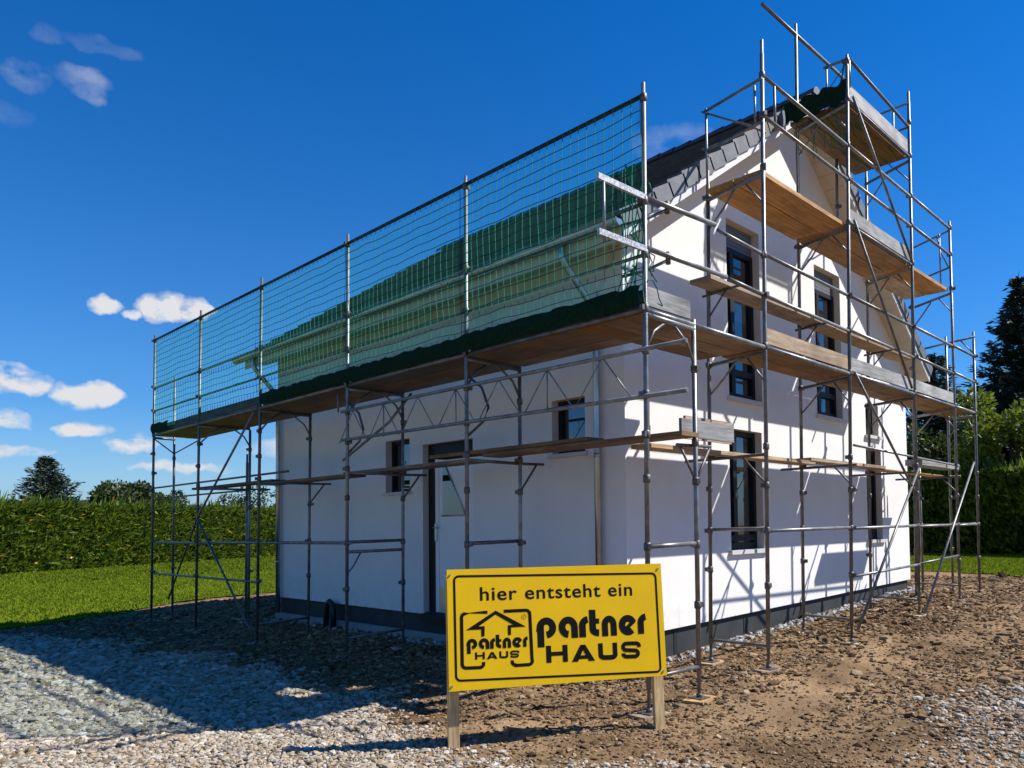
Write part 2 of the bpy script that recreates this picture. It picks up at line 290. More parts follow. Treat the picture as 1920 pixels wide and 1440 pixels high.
# grass blades
def blades(n, xr, yr):
    x = rng.uniform(*xr, n); y = rng.uniform(*yr, n); k = lawn_edge(x, y) > -.06; x = x[k]; y = y[k]; return x, y
bx = [blades(90000, (-8, 12), (10, 30)), blades(42000, (12.4, 23), (-4, 9)), blades(60000, (-8, 24), (30, 48))]
x = np.concatenate([b[0] for b in bx]); y = np.concatenate([b[1] for b in bx]); n = len(x)
h = rng.uniform(.03, .075, n) * np.where(y > 30, 1.8, 1); a = rng.uniform(0, 6.28, n); wd = rng.uniform(.012, .03, n) * np.where(y > 30, 2.5, 1); lean = rng.uniform(-.03, .03, (n, 2)); z = gz(x, y) + .03
V = np.stack([np.stack([x - np.cos(a) * wd, y - np.sin(a) * wd, z], -1), np.stack([x + np.cos(a) * wd, y + np.sin(a) * wd, z], -1), np.stack([x + lean[:, 0], y + lean[:, 1], z + h], -1)], 1).reshape(-1, 3)
GRASS = mat('grass_blades', (.08, .12, .01), .9, rand=[(.1, .14, .008), (.14, .19, .012), (.19, .235, .016), (.12, .165, .01)], trans=.4, spec=.1)
tag(npmesh('grass', V, np.arange(3 * n).reshape(-1, 3), GRASS), 'short bright green lawn grass round the building plot', 'grass', kind='stuff')
# stones
def ico():
    p = (1 + 5 ** .5) / 2; v = np.array([(-1, p, 0), (1, p, 0), (-1, -p, 0), (1, -p, 0), (0, -1, p), (0, 1, p), (0, -1, -p), (0, 1, -p), (p, 0, -1), (p, 0, 1), (-p, 0, -1), (-p, 0, 1)]) / math.hypot(1, p)
    f = np.array([(0, 11, 5), (0, 5, 1), (0, 1, 7), (0, 7, 10), (0, 10, 11), (1, 5, 9), (5, 11, 4), (11, 10, 2), (10, 7, 6), (7, 1, 8), (3, 9, 4), (3, 4, 2), (3, 2, 6), (3, 6, 8), (3, 8, 9), (4, 9, 5), (2, 4, 11), (6, 2, 10), (8, 6, 7), (9, 8, 1)]); return v, f
IV, IF = ico()
def stones(name, x, y, z, s, mt, flat=.6, jit=.25):
    n = len(x); P = IV[None] * (1 + rng.uniform(-jit, jit, (n, 12, 1))); P = P * np.stack([s * rng.uniform(.7, 1.35, n), s * rng.uniform(.55, 1.0, n), s * flat * rng.uniform(.6, 1.2, n)], -1)[:, None]
    t = rng.normal(0, .35, n); c, d = np.cos(t)[:, None], np.sin(t)[:, None]; P = np.stack([P[..., 0], P[..., 1] * c - P[..., 2] * d, P[..., 1] * d + P[..., 2] * c], -1)
    t = rng.uniform(0, 6.28, n); c, d = np.cos(t)[:, None], np.sin(t)[:, None]; P = np.stack([P[..., 0] * c - P[..., 1] * d, P[..., 0] * d + P[..., 1] * c, P[..., 2]], -1)
    P = P + np.stack([x, y, z], -1)[:, None]
    return npmesh(name, P.reshape(-1, 3), (IF[None] + 12 * np.arange(n)[:, None, None]).reshape(-1, 3), mt, smooth=False)
CX, CY = -5.72, -4.46
def scatter(n, xr, yr, wfun, far=16):
    x = rng.uniform(*xr, n); y = rng.uniform(*yr, n); d = np.hypot(x - CX, y - CY); fw = (x - CX) * .724 + (y - CY) * .689; sd = (x - CX) * .69 - (y - CY) * .724
    k = (fw > 2) & (sd / np.maximum(fw, .1) < .72) & (sd / np.maximum(fw, .1) > -.88) & (rng.random(n) < wfun(x, y) * np.clip(9 / d, .25, 1) ** 1.5); return x[k], y[k], d[k]
x, y, d = scatter(640000, (-9, 4), (-5, 15), lambda x, y: gravel_amt(x, y) * (lawn_edge(x, y) < 0))
s = rng.gamma(2.6, .0042, len(x)) + .005; s *= np.clip(d / 7, .9, 1.9)
st = stones('gravel', x, y, ground_h(x, y) + s * .25, s, STONE); tag(st, 'loose pale grey and tan gravel stones covering the driveway', 'gravel', kind='stuff')
x, y, d = scatter(520000, (-4, 13), (-5, 16), lambda x, y: (1 - gravel_amt(x, y)) * (lawn_edge(x, y) < .1) * (.15 + .85 * fbm(x, y, 1.5, 64)) * (1 - .8 * np.exp(-((y + .95 + .06 * x - .35 * np.sin(x * .45)) / .6) ** 2) * (x > .3)) * ~((x > 1.36) & (y > 1.36) & (x < 10.5) & (y < 10.6)))
s = rng.gamma(1.7, .0062, len(x)) + .004; s *= np.clip(d / 8, .8, 1.5)
cl_ = stones('dirt_clods', x, y, ground_h(x, y) + s * .15, s, CLOD, .55, .4); tag(cl_, 'brown crumbled earth and clods on the bare building plot', 'dirt', kind='stuff')
# rubble strip at the foot of the walls
xa = np.concatenate([rng.uniform(1.5, 10.6, 900), rng.uniform(1.15, 1.34, 300)]); ya = np.concatenate([rng.uniform(1.18, 1.38, 900), rng.uniform(1.2, 10.6, 300)])
s = np.concatenate([rng.gamma(2.0, .009, 900) + .008, rng.gamma(2, .008, 300) + .008])
rb = stones('rubble', xa, ya, ground_h(xa, ya) + s * .35, s, RUBBLE, .75, .3); tag(rb, 'grey rubble stones heaped along the foot of the house plinth', 'rubble', kind='stuff')

# ------------------------------------------------------------------ house
XL, XR, YF, YB = 1.38, 10.45, 1.40, 10.45
AP = (5.80, 8.52)                       # apex of the roof underside
OVX0, OVX1, OVY0, OVY1 = .93, 10.74, 1.0, 10.95
def Lz(x): return AP[1] - .687 * (AP[0] - x) if x < AP[0] else AP[1] - .757 * (x - AP[0])
house = thing('house', (XL, YF, 0), 'white rendered gabled house with dark tiled roof, still under scaffolding', 'house')
def ptop(x): return .42 + .017 * max(0, x - XL)     # top of the plinth
OPB = [(3.72, 4.64, 3.57, 6.16), (6.46, 7.45, 3.57, 6.14), (3.69, 4.60, 1.38, 3.12), (8.40, 9.10, 1.42, 3.12), (8.43, 9.02, 3.38, 3.98)]
OPA = [(4.28, 5.52, .42, 3.06), (5.87, 6.56, 2.34, 3.20), (2.05, 2.64, 2.69, 3.40)]
wm = MB()
cuts = sorted({XL, XR, AP[0]} | {c for o in OPB for c in o[:2]})
for a, b in zip(cuts[:-1], cuts[1:]):
    segs = [o for o in OPB if o[0] <= a + 1e-6 and o[1] >= b - 1e-6]; segs.sort(key=lambda o: o[2])
    lo = (ptop(a), ptop(b))
    for o in segs + [None]:
        hi = (o[2], o[2]) if o else (Lz(a) - .02, Lz(b) - .02)
        wm.face([(a, YF, lo[0]), (b, YF, lo[1]), (b, YF, hi[1]), (a, YF, hi[0])])
        if o: lo = (o[3], o[3])
for yy, fl in ((YB, True),):
    P = [(XL, yy, .3), (XR, yy, .3), (XR, yy, Lz(XR) - .02), (AP[0], yy, AP[1] - .02), (XL, yy, Lz(XL) - .02)]; wm.face(P[::-1])
wm.face([(XR, YF, ptop(XR)), (XR, YB, ptop(XR)), (XR, YB, Lz(XR) - .02), (XR, YF, Lz(XR) - .02)])
cuts = sorted({YF, YB} | {c for o in OPA for c in o[:2]}); zt = Lz(XL) - .02
for a, b in zip(cuts[:-1], cuts[1:]):
    segs = [o for o in OPA if o[0] <= a + 1e-6 and o[1] >= b - 1e-6]; segs.sort(key=lambda o: o[2]); lo = .42
    for o in segs + [None]:
        hi = o[2] if o else zt
        if hi > lo + 1e-4: wm.face([(XL, b, lo), (XL, a, lo), (XL, a, hi), (XL, b, hi)])
        if o: lo = o[3]
DB = .17
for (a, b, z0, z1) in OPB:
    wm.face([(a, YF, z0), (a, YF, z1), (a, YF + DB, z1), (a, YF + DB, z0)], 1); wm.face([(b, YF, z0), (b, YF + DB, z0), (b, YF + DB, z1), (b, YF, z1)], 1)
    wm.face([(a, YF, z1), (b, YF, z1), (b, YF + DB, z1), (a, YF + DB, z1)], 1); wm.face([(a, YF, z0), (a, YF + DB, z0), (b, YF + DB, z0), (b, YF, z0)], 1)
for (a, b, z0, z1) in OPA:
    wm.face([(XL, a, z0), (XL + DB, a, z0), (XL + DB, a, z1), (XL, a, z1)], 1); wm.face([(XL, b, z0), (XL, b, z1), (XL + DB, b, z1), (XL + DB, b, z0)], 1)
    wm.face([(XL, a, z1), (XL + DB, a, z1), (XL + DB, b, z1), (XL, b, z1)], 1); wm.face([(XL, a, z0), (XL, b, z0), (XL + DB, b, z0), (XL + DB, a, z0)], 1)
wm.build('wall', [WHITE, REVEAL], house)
# a clean corner bead edge is part of the wall; plinth set back below it
pm = MB(); s_ = .05
pm.hull8([(XL + s_, YF + s_, -.4), (XR - s_, YF + s_, -.4), (XR - s_, YB - s_, -.4), (XL + s_, YB - s_, -.4), (XL + s_, YF + s_, ptop(XL) + .03), (XR - s_, YF + s_, ptop(XR) + .03), (XR - s_, YB - s_, ptop(XR) + .03), (XL + s_, YB - s_, .45)])
for xx in (2.35, 4.05, 5.8, 7.4, 8.9): pm.box((xx, YF + s_ - .006, 0), (xx + .07, YF + s_ + .01, ptop(xx) - .01), 1)
pm.face([(XL, YF, ptop(XL)), (XL + s_, YF + s_, ptop(XL)), (XR, YF + s_, ptop(XR)), (XR, YF, ptop(XR))]); pm.face([(XL, YF, .42), (XL, YB, .42), (XL + s_, YB, .42), (XL + s_, YF + s_, .42)])
pm.build('plinth', [PLINTH, PLINTHD], house)
ft = MB(); ft.hull8([(XL - .05, YF - .03, -.4), (XL + .02, YF - .03, -.4), (XL + .02, YB, -.4), (XL - .05, YB, -.4), (XL - .05, YF - .03, .17), (XL + .02, YF - .03, .17), (XL + .02, YB, .12), (XL - .05, YB, .12)]); ft.build('footing', mat('concrete', (.3, .3, .29), .9, noise=(3, (.2, .2, .19), .2, 6)), house)
# roof
def roof_part():
    rm = MB(); C_ = []
    root = None
    for side in (0, 1):
        x0 = OVX0 if side == 0 else OVX1; z0 = Lz(x0); dx = AP[0] - x0; dz = AP[1] - z0; L = math.hypot(dx, dz); ux, uz = dx / L, dz / L; nxv, nzv = (-uz, ux) if side == 0 else (uz, -ux)
        if nzv < 0: nxv, nzv = -nxv, -nzv
        ncourse = 16; st = L / ncourse
        for k in range(ncourse):
            a, b = k * st - (.03 if k else .05), (k + 1) * st + .05
            lo, hi = .135, .065
            p = lambda t, h: (x0 + ux * t + nxv * h, z0 + uz * t + nzv * h)
            (ax, az), (bx_, bz), (cx_, cz), (dx_, dz_) = p(a, lo - .035), p(b, hi - .035), p(b, hi), p(a, lo)
            if side == 0: rm.hull8([(ax, OVY0 + .02, az), (bx_, OVY0 + .02, bz), (bx_, OVY1, bz), (ax, OVY1, az), (dx_, OVY0 + .02, dz_), (cx_, OVY0 + .02, cz), (cx_, OVY1, cz), (dx_, OVY1, dz_)])
            else: rm.hull8([(bx_, OVY0 + .02, bz), (ax, OVY0 + .02, az), (ax, OVY1, az), (bx_, OVY1, bz), (cx_, OVY0 + .02, cz), (dx_, OVY0 + .02, dz_), (dx_, OVY1, dz_), (cx_, OVY1, cz)])
        # deck slab closing the underside
        p = lambda t, h: (x0 + ux * t + nxv * h, z0 + uz * t + nzv * h)
        q = [p(0, -.01), p(L, -.01), p(L, .06), p(0, .06)]
        rm.hull8([(q[0][0], OVY0 + .04, q[0][1]), (q[1][0], OVY0 + .04, q[1][1]), (q[1][0], OVY1 - .02, q[1][1]), (q[0][0], OVY1 - .02, q[0][1]), (q[3][0], OVY0 + .04, q[3][1]), (q[2][0], OVY0 + .04, q[2][1]), (q[2][0], OVY1 - .02, q[2][1]), (q[3][0], OVY1 - .02, q[3][1])])
    roof = rm.build('roof', TILE, house)
    for side in (0, 1):
        x0 = OVX0 if side == 0 else OVX1; z0 = Lz(x0); dx = AP[0] - x0; dz = AP[1] - z0; L = math.hypot(dx, dz); ux, uz = dx / L, dz / L; nxv, nzv = (-uz, ux) if side == 0 else (uz, ux * -1)
        if nzv < 0: nxv, nzv = -nxv, -nzv
        st = L / 16
        for k in range(16):
            v = MB(); a, b = k * st - .02, (k + 1) * st - .035 + .05
            p = lambda t, h: (x0 + ux * t + nxv * h, z0 + uz * t + nzv * h)
            for (y0, y1, h0, h1, m_) in ((OVY0 - .03, OVY0 + .0, -.05, .16, 0), (OVY0, OVY0 + .19, .115, .155, 0)):
                q = [p(a, h0 + .012), p(b, h0 - .012), p(b, h1 - .028), p(a, h1 + .012)]
                pts = [(q[0][0], y0, q[0][1]), (q[1][0], y0, q[1][1]), (q[1][0], y1, q[1][1]), (q[0][0], y1, q[0][1]), (q[3][0], y0, q[3][1]), (q[2][0], y0, q[2][1]), (q[2][0], y1, q[2][1]), (q[3][0], y1, q[3][1])]
                if side: pts = [pts[i] for i in (1, 0, 3, 2, 5, 4, 7, 6)]
                v.hull8(pts)
            v.build('verge_tile', VTILE, roof)
    rd = MB()
    for k in range(29):
        y0 = OVY0 - .06 + k * .345; y1 = min(y0 + .36, OVY1 + .03); r0, r1 = .135, .115; n = 9
        ring = lambda y, r: [(AP[0] + r * 1.05 * math.cos(math.pi * (j / (n - 1))), y, AP[1] + .085 + r * math.sin(math.pi * (j / (n - 1)))) for j in range(n)]
        A, B = ring(y0, r0), ring(y1, r1)
        for j in range(n - 1): rd.face([A[j], A[j + 1], B[j + 1], B[j]], smooth=True)
        if k == 0: rd.face(A, 1)
    rd.build('ridge', [TILE, VTILE], roof)
    return roof
roof_part()
# bargeboards and soffits
for side in (0, 1):
    b = MB(); xs = (OVX0, AP[0]) if side == 0 else (AP[0], OVX1)
    P = lambda x, h, y: (x, y, Lz(x) + h)
    y0, y1 = OVY0 - .0, OVY0 + .022
    b.hull8([P(xs[0], -.17, y0), P(xs[1], -.17, y0), P(xs[1], -.17, y1), P(xs[0], -.17, y1), P(xs[0], -.0, y0), P(xs[1], -.0, y0), P(xs[1], -.0, y1), P(xs[0], -.0, y1)])
    b.build('bargeboard', BARGE, house)
    b = MB(); n = 22; xx = np.linspace(*xs, n + 1)
    for i in range(n):
        a, c = xx[i] + .004, xx[i + 1] - .004
        b.hull8([P(a, -.15, y1), P(c, -.15, y1), P(c, -.15, YF), P(a, -.15, YF), P(a, -.12, y1), P(c, -.12, y1), P(c, -.12, YF), P(a, -.12, YF)])
    b.face([P(xs[0], -.118, y1), P(xs[1], -.118, y1), P(xs[1], -.118, YF), P(xs[0], -.118, YF)], 1)
    b.build('soffit', [CREAM, PLINTHD], house)
b = MB()      # eaves box on the left and right
b.hull8([(OVX0 + .02, YF, Lz(OVX0) - .15), (XL, YF, Lz(OVX0) - .02), (XL, YB + .45, Lz(OVX0) - .02), (OVX0 + .02, YB + .45, Lz(OVX0) - .15), (OVX0 + .02, YF, Lz(OVX0) - .0), (XL, YF, Lz(XL) - .02), (XL, YB + .45, Lz(XL) - .02), (OVX0 + .02, YB + .45, Lz(OVX0) - .0)])
b.build('eaves_soffit', mat('eaves_wood', (.42, .3, .13), .7, wood=1), house)
b = MB(); b.box((OVX0 - .005, OVY0 + .03, Lz(OVX0) - .17), (OVX0 + .018, OVY1, Lz(OVX0) + .0)); b.build('fascia', CREAM, house)
# gutter and downpipes
gm = MB(); gx, gzz, r = OVX0 - .085, Lz(OVX0) + .03, .075; n = 9
ring = lambda y, rr: [(gx + rr * math.cos(math.pi + math.pi * j / (n - 1)), y, gzz + rr * math.sin(math.pi + math.pi * j / (n - 1))) for j in range(n)]
A, B, A2, B2 = ring(OVY0 - .02, r), ring(OVY1 + .25, r), ring(OVY0 - .02, r - .006), ring(OVY1 + .25, r - .006)
for j in range(n - 1): gm.face([A[j], B[j], B[j + 1], A[j + 1]], smooth=True); gm.face([A2[j], A2[j + 1], B2[j + 1], B2[j]], smooth=True)
gm.face(A); gm.face(B[::-1]); gm.tube([(gx - r, OVY0 - .02, gzz), (gx - r, OVY1 + .25, gzz)], .011, 6)
gutter = gm.build('gutter', ZINC, house)
for yy in (1.78, 10.28):
    d = MB(); px_ = 1.30
    d.tube([(gx, yy + .12, gzz - .06), (gx, yy + .12, gzz - .2), (gx + .05, yy + .1, gzz - .3), (px_ - .06, yy + .02, gzz - .72), (px_, yy, gzz - .84), (px_, yy, 2.9), (px_, yy, .12)], .043, 12)
    for z_ in (1.1, 2.6, 4.05): d.tube([(px_, yy, z_), (px_, yy, z_ + .05)], .049, 12)
    d.build('downpipe', ZINC, house)
# windows on the gable wall
def window_b(a, b, z0, z1, shutter, sash, sill=True):
    y0 = YF + DB - .055; y1 = YF + DB + .02; f = MB(); zt = z1 - (.34 if shutter else 0); t = .075
    w = MB(); w.box((a + .05, y1 - .03, z0 + .03), (b - .05, y1 - .022, zt))
    for q in ((a, a + t, z0, zt), (b - t, b, z0, zt)): f.box((q[0], y0, q[2]), (q[1], y1, q[3]))
    f.box((a + t, y0, z0), (b - t, y1, z0 + t + .03)); f.box((a + t, y0, zt - t), (b - t, y1, zt))
    for (k, s0, s1) in sash:
        if k == 'v': f.box((s0 - .05, y0 - .012, z0 + t + .03), (s0 + .05, y1 - .01, zt - t))
        else: f.box((a + t, y0 - .008, s0 - .045), (b - t, y1 - .012, s0 + .045))
    fo = f.build('window', FRAME, house); w.build('pane', GLASS, fo)
    if shutter:
        s = MB()
        for i in range(6): s.box((a + .02, y0 + .006, zt + i * .056), (b - .02, y0 + .02 - .004 * (i % 2), zt + i * .056 + .05))
        s.build('roller_shutter', SHUT, fo)
    h = MB(); hx = [s0 for k, s0, _ in sash if k == 'v']
    if hx: h.tube([(hx[0] - .02, y0 - .03, (z0 + zt) / 2), (hx[0] - .02, y0 - .03, (z0 + zt) / 2 - .12)], .009, 6); h.build('handle', ZINC, fo)
    if sill:
        s = MB(); s.box((a - .06, YF - .055, z0 - .055), (b + .06, YF + DB - .06, z0 - .002 + .006)); s.build('sill', SILL, fo)
window_b(*OPB[0], True, [('v', 4.02, 0), ('h', 3.98, 0)]); window_b(*OPB[1], True, [('v', 6.78, 0), ('h', 3.98, 0)])
window_b(*OPB[2], False, [('v', 4.0, 0), ('h', 1.55, 0)]); window_b(*OPB[3], False, [('h', 1.58, 0)]); window_b(*OPB[4], False, [])
def window_a(y0, y1, z0, z1):
    f = MB(); xa, xb = XL + DB - .05, XL + DB + .02; t = .06
    w = MB(); w.box((xb - .03, y0 + .04, z0 + .04), (xb - .022, y1 - .04, z1 - .04))
    f.box((xa, y0, z0), (xb, y0 + t, z1)); f.box((xa, y1 - t, z0), (xb, y1, z1)); f.box((xa, y0 + t, z0), (xb, y1 - t, z0 + t)); f.box((xa, y0 + t, z1 - t), (xb, y1 - t, z1))
    fo = f.build('window', FRAME, house); w.build('pane', GLASS, fo)
    h = MB(); h.tube([(xa - .03, (y0 + y1) / 2 - .1, (z0 + z1) / 2 + .08), (xa - .03, (y0 + y1) / 2 - .1, (z0 + z1) / 2 - .05)], .009, 6); h.build('handle', ZINC, fo)
    s = MB(); s.box((XL - .05, y0 - .05, z0 - .045), (XL + DB - .055, y1 + .05, z0 + .004)); s.build('sill', SILL, fo)
window_a(*OPA[1]); window_a(*OPA[2])
# front door
y0, y1, z0, z1 = OPA[0]; xa, xb = XL + DB - .06, XL + DB + .03
f = MB(); f.box((xa, y1 - .17, z0), (xb, y1, z1)); f.box((xa, y0, z0), (xb, y0 + .09, z1)); f.box((xa, y0 + .09, z1 - .2), (xb, y1 - .17, z1)); f.box((XL - .06, y0, .30), (xb, y1, z0 + .012))
door = f.build('door', FRAME, house)
l = MB(); l.box((xa + .02, y0 + .09, z0 + .02), (xb - .01, y1 - .17, z1 - .2))
for q in ((y0 + .09, y0 + .16, z0 + .02, z1 - .2), (y1 - .25, y1 - .17, z0 + .02, z1 - .2), (y0 + .16, y1 - .25, z1 - .29, z1 - .2)): l.box((xa + .004, q[0], q[2]), (xa + .02, q[1], q[3]))
l.build('leaf', DOORM, door)
gl = MB(); xg = xa + .012
gp = [(5.17, 1.96), (4.62, 1.96), (5.10, 2.72), (5.17, 2.72)]
gl.hull8([(xa + .021, p[0], p[1]) for p in gp] + [(xg, p[0], p[1]) for p in gp]); gl.build('pane', GLASS, door)
tr = MB(); tr.tube([(xg - .004, 5.19, 1.94), (xg - .004, 4.6, 1.94)], .012, 6); tr.tube([(xg - .004, 4.6, 1.94), (xg - .004, 5.115, 2.75)], .012, 6); tr.build('trim', ZINC, door)
h = MB(); h.box((xa - .012, 5.3, 1.55), (xa + .0, 5.35, 1.82)); h.tube([(xa - .012, 5.325, 1.76), (xa - .06, 5.325, 1.76), (xa - .06, 5.2, 1.76)], .011, 8); h.build('handle', ZINC, door)
pl_ = MB(); pl_.box((xa + .006, y0 + .16, z0 + .05), (xa + .019, y1 - .25, z0 + .42)); pl_.build('kick_panel', ZINC, door)
# black conduit sticking out of the ground
cd = MB(); zc = gzf(1.2, 8.15); cd.tube([(1.25, 8.3, zc - .1), (1.25, 8.29, zc + .32), (1.25, 8.25, zc + .43), (1.25, 8.17, zc + .47), (1.25, 8.09, zc + .43), (1.25, 8.05, zc + .32), (1.25, 8.05, zc - .1)], .05, 10)
o = cd.build('conduit', BLACK); tag(o, 'thick black conduit loop rising from the ground at the shaded wall', 'pipe')

# ------------------------------------------------------------------ scaffolds
ev = thing('scaffold', (0, 0, 0), 'long steel scaffold with netted top deck along the shaded front-door wall', 'scaffold', 'scaffolds round the house')
gb = thing('scaffold', (4.4, 0, .2), 'tall stepped steel scaffold in front of the sunlit gable wall', 'scaffold', 'scaffolds round the house')
R_ = .0245
def post(root, p0, p1, collars=(), r=R_, plate=True, spigot=True):
    m = MB(); p0 = Vector(p0); p1 = Vector(p1)
    if plate: p0.z = ground_h(p0.x, p0.y) + .012
    d = (p1 - p0); L = d.length; d.normalize()
    pts = [p0 + d * .02]; rad = [r * .72]
    if plate: pts += [p0 + d * .22, p0 + d * .221]; rad += [r * .72, r]
    else: rad = [r]
    pts += [p1 - d * .17, p1 - d * .169, p1] if spigot else [p1]; rad += [r, r * .8, r * .8] if spigot else [r]
    m.tube(pts, rad, 10)
    po = m.build('post', STEEL, root)
    if plate:
        b = MB(); b.box((p0.x - .08, p0.y - .08, p0.z + .002), (p0.x + .08, p0.y + .08, p0.z + .012)); b.tube([p0 + Vector((0, 0, .012)), p0 + Vector((0, 0, .05))], .03, 8); b.build('base_plate', STEEL2, po)
        b = MB(); a = random.uniform(-.3, .3); c, s = math.cos(a), math.sin(a); q = [(-.17, -.11), (.17, -.11), (.17, .11), (-.17, .11)]
        q = [(p0.x + u * c - v * s, p0.y + u * s + v * c) for u, v in q]; b.hull8([(x, y, p0.z - .1) for x, y in q] + [(x, y, p0.z + .001) for x, y in q]); b.build('sole_board', PALEX, po)
    for z in collars:
        if z < p0.z + .25 or z > p1.z - .05: continue
        q = p0 + d * ((z - p0.z) / d.z); c = MB(); c.tube([q - d * .04, q - d * .03, q + d * .03, q + d * .04], [r * 1.15, r * 1.5, r * 1.5, r * 1.15], 8)
        a = random.uniform(0, 6.28); c.beam(q + Vector((math.cos(a), math.sin(a), 0)) * r, q + Vector((math.cos(a), math.sin(a), 0)) * (r + .045), .035, .05); c.build('coupler', STEEL2, po)
    return po
def bar(root, name, pts, r=R_ * .95, m=None, n=8): return MB().tube(pts, r, n).build(name, m or STEEL, root)
def board(root, name, a, b, m): return MB().box(a, b).build(name, m, root)
ZD = 3.845
LT = [(-.031, 5.995), (2.672, 5.973), (5.367, 6.0), (8.151, 6.03), (10.777, 6.0), (13.30, 5.98)]
LB = [(.026, .03), (2.71, -.02), (5.432, -.09), (8.308, -.12), (10.964, -.145), (13.42, -.175)]
def Ly(i, z): (t, zt), (b, zb) = LT[i], LB[i]; return b + (t - b) * (z - zb) / (zt - zb)
for i in range(6): post(ev, (0, LB[i][0], LB[i][1]), (0, LT[i][0], LT[i][1]), (.9, 1.56, 2.2, 2.62, 3.0, 3.42, 3.82, 4.34, 4.85, 5.85))
IB = [(.785, 0, .07), (.877, 2.74, .0), (.877, 5.331, -.01), (.877, 8.235, -.05), (.877, 10.646, .0), (.45, 13.5, -.17)]
IT = [(.809, .0, 3.86), (.877, 2.708, 3.84), (.877, 5.311, 3.83), (.877, 8.153, 3.83), (.877, 10.593, 3.74), (.45, 13.43, 5.14)]
for i in range(6): post(ev, IB[i], IT[i], (.95, 1.56, 2.2, 2.6, 3.35), spigot=(i == 5))
post(ev, (1.02, 11.1, .0), (1.02, 11.05, 3.3), (1.5, 2.4))
for i in range(5):
    a, b = Ly(i, ZD), Ly(i + 1, ZD)
    for k in range(3): board(ev, 'deck_board', (.03 + .295 * k, a + .03, ZD - .05 + .004 * ((i + k) % 2)), (.315 + .295 * k, b - .03, ZD - .003 + .004 * ((i + k) % 2)), WOODY)
    board(ev, 'toe_board', (-.005 if i in (3,) else .03, a + .04, ZD), (.02 if i in (3,) else .055, b - .04, ZD + .17), GREYY)
    bar(ev, 'ledger', [(-.0, a, ZD - .03), (0, b, ZD - .03)], .026)
    for z in (ZD + .5, ZD + 1.0): bar(ev, 'guard_rail', [(.03, Ly(i, z), z), (.03, Ly(i + 1, z), z)], .019)
    bar(ev, 'top_rail', [(-.0, Ly(i, 5.87), 5.87), (0, Ly(i + 1, 5.87), 5.87)], .022, BLACK)
for i in range(6):
    y = IT[i][1]; bar(ev, 'deck_bearer', [(0, Ly(i, ZD - .08), ZD - .085), (IT[i][0], y, ZD - .085)], .026)
    if i < 5:
        yb = y
        bar(ev, 'knee_brace', [(IT[i][0], y, ZD - .45), (IT[i][0] - .12, y, ZD - .25), (IT[i][0] - .35, y - .0, ZD - .1)], .015)
        bar(ev, 'knee_brace', [(0, Ly(i, 3.4), 3.42), (.14, y, ZD - .22), (.33, y, ZD - .1)], .015)
bar(ev, 'knee_brace', [(.45, 13.45, 3.45), (.02, 13.4, 3.75)], .014); bar(ev, 'knee_brace', [(.45, 13.45, 3.45), (.8, 12.9, 3.75)], .014)
# lower ledgers, frame tubes and diagonals
bar(ev, 'ledger', [(.02, Ly(5, 1.52), 1.52), (.02, Ly(2, 1.56) - .1, 1.56)]); bar(ev, 'ledger', [(.02, Ly(5, .88), .86), (.02, Ly(3, .88), .88)], .02)
bar(ev, 'ledger', [(.02, Ly(5, 2.66) + .2, 2.68), (.02, Ly(3, 2.66) - 1.0, 2.69)], .018); bar(ev, 'ledger', [(.45, 13.5, 2.5), (.877, 10.6, 2.55)], .018)
for i, zs in ((1, (1.57,)), (2, (1.57, 1.43)), (0, (1.56,)), (4, (1.5,))):
    for z in zs: bar(ev, 'frame_tube', [(.0, Ly(i, z), z), (IB[i][0], IB[i][1] if i else .0, z + .01)])
for i in (0, 2, 3): bar(ev, 'frame_tube', [(0, Ly(i, .2), LB[i][1] + .3), (IB[i][0], IB[i][1], IB[i][2] + .26)], .02)
bar(ev, 'knee_brace', [(0, Ly(2, 1.1), 1.12), (.1, Ly(2, 1.2), 1.22), (.22, Ly(2, 1.4), 1.42)], .012)
bar(ev, 'diagonal_brace', [(-.03, 8.37, 3.77), (-.03, 10.83, 2.01), (.3, 13.3, .3)], .02); bar(ev, 'diagonal_brace', [(-.03, 10.85, 2.0), (-.03, 8.41, -.02)], .02)
# lattice girder between the outer posts
g_ = MB(); y0, y1 = -.5, 5.5
g_.tube([(-.035, y0, 3.42), (-.035, y1, 3.44)], .022, 8); g_.tube([(-.035, y0, 2.97), (-.035, y1, 3.03)], .022, 8)
for k in range(7):
    ya = .15 + k * .78; g_.tube([(-.035, ya, 2.985), (-.035, ya + .36, 3.425)], .007, 5); g_.tube([(-.035, ya + .36, 3.425), (-.035, ya + .72, 2.99)], .007, 5)
    if k % 2: g_.tube([(-.035, ya + .36, 2.99), (-.035, ya + .36, 3.425)], .008, 5)
g_.build('lattice_girder', STEEL, ev)
bar(ev, 'guard_stub', [(-.03, 5.6, 3.45), (-.03, 5.6, 3.72)], .014)
for i in (1, 2):
    yy = Ly(i, 3.2); bar(ev, 'diagonal_brace', [(.02, yy, 2.85), (.05, yy - .25, 3.0), (.06, yy - .33, 3.15), (.05, yy - .22, 3.4), (.02, yy - .02, 3.55)], .016)
bar(ev, 'diagonal_brace', [(.04, 5.6, 2.75), (.5, 5.1, 3.3), (.75, 4.9, 3.72)], .02)
for i in (1, 2, 3, 4):      # console arms towards the wall
    y = IB[i][1]; m = MB(); m.tube([(.8, y, 2.56), (1.31, y, 2.57)], .018, 8); m.tube([(.877, y, 2.18), (1.18, y, 2.55)], .014, 8); m.build('bracket', STEEL2, ev)
    bar(ev, 'frame_tube', [(0, Ly(i, 2.56), 2.56), (.86, y, 2.56)], .02)
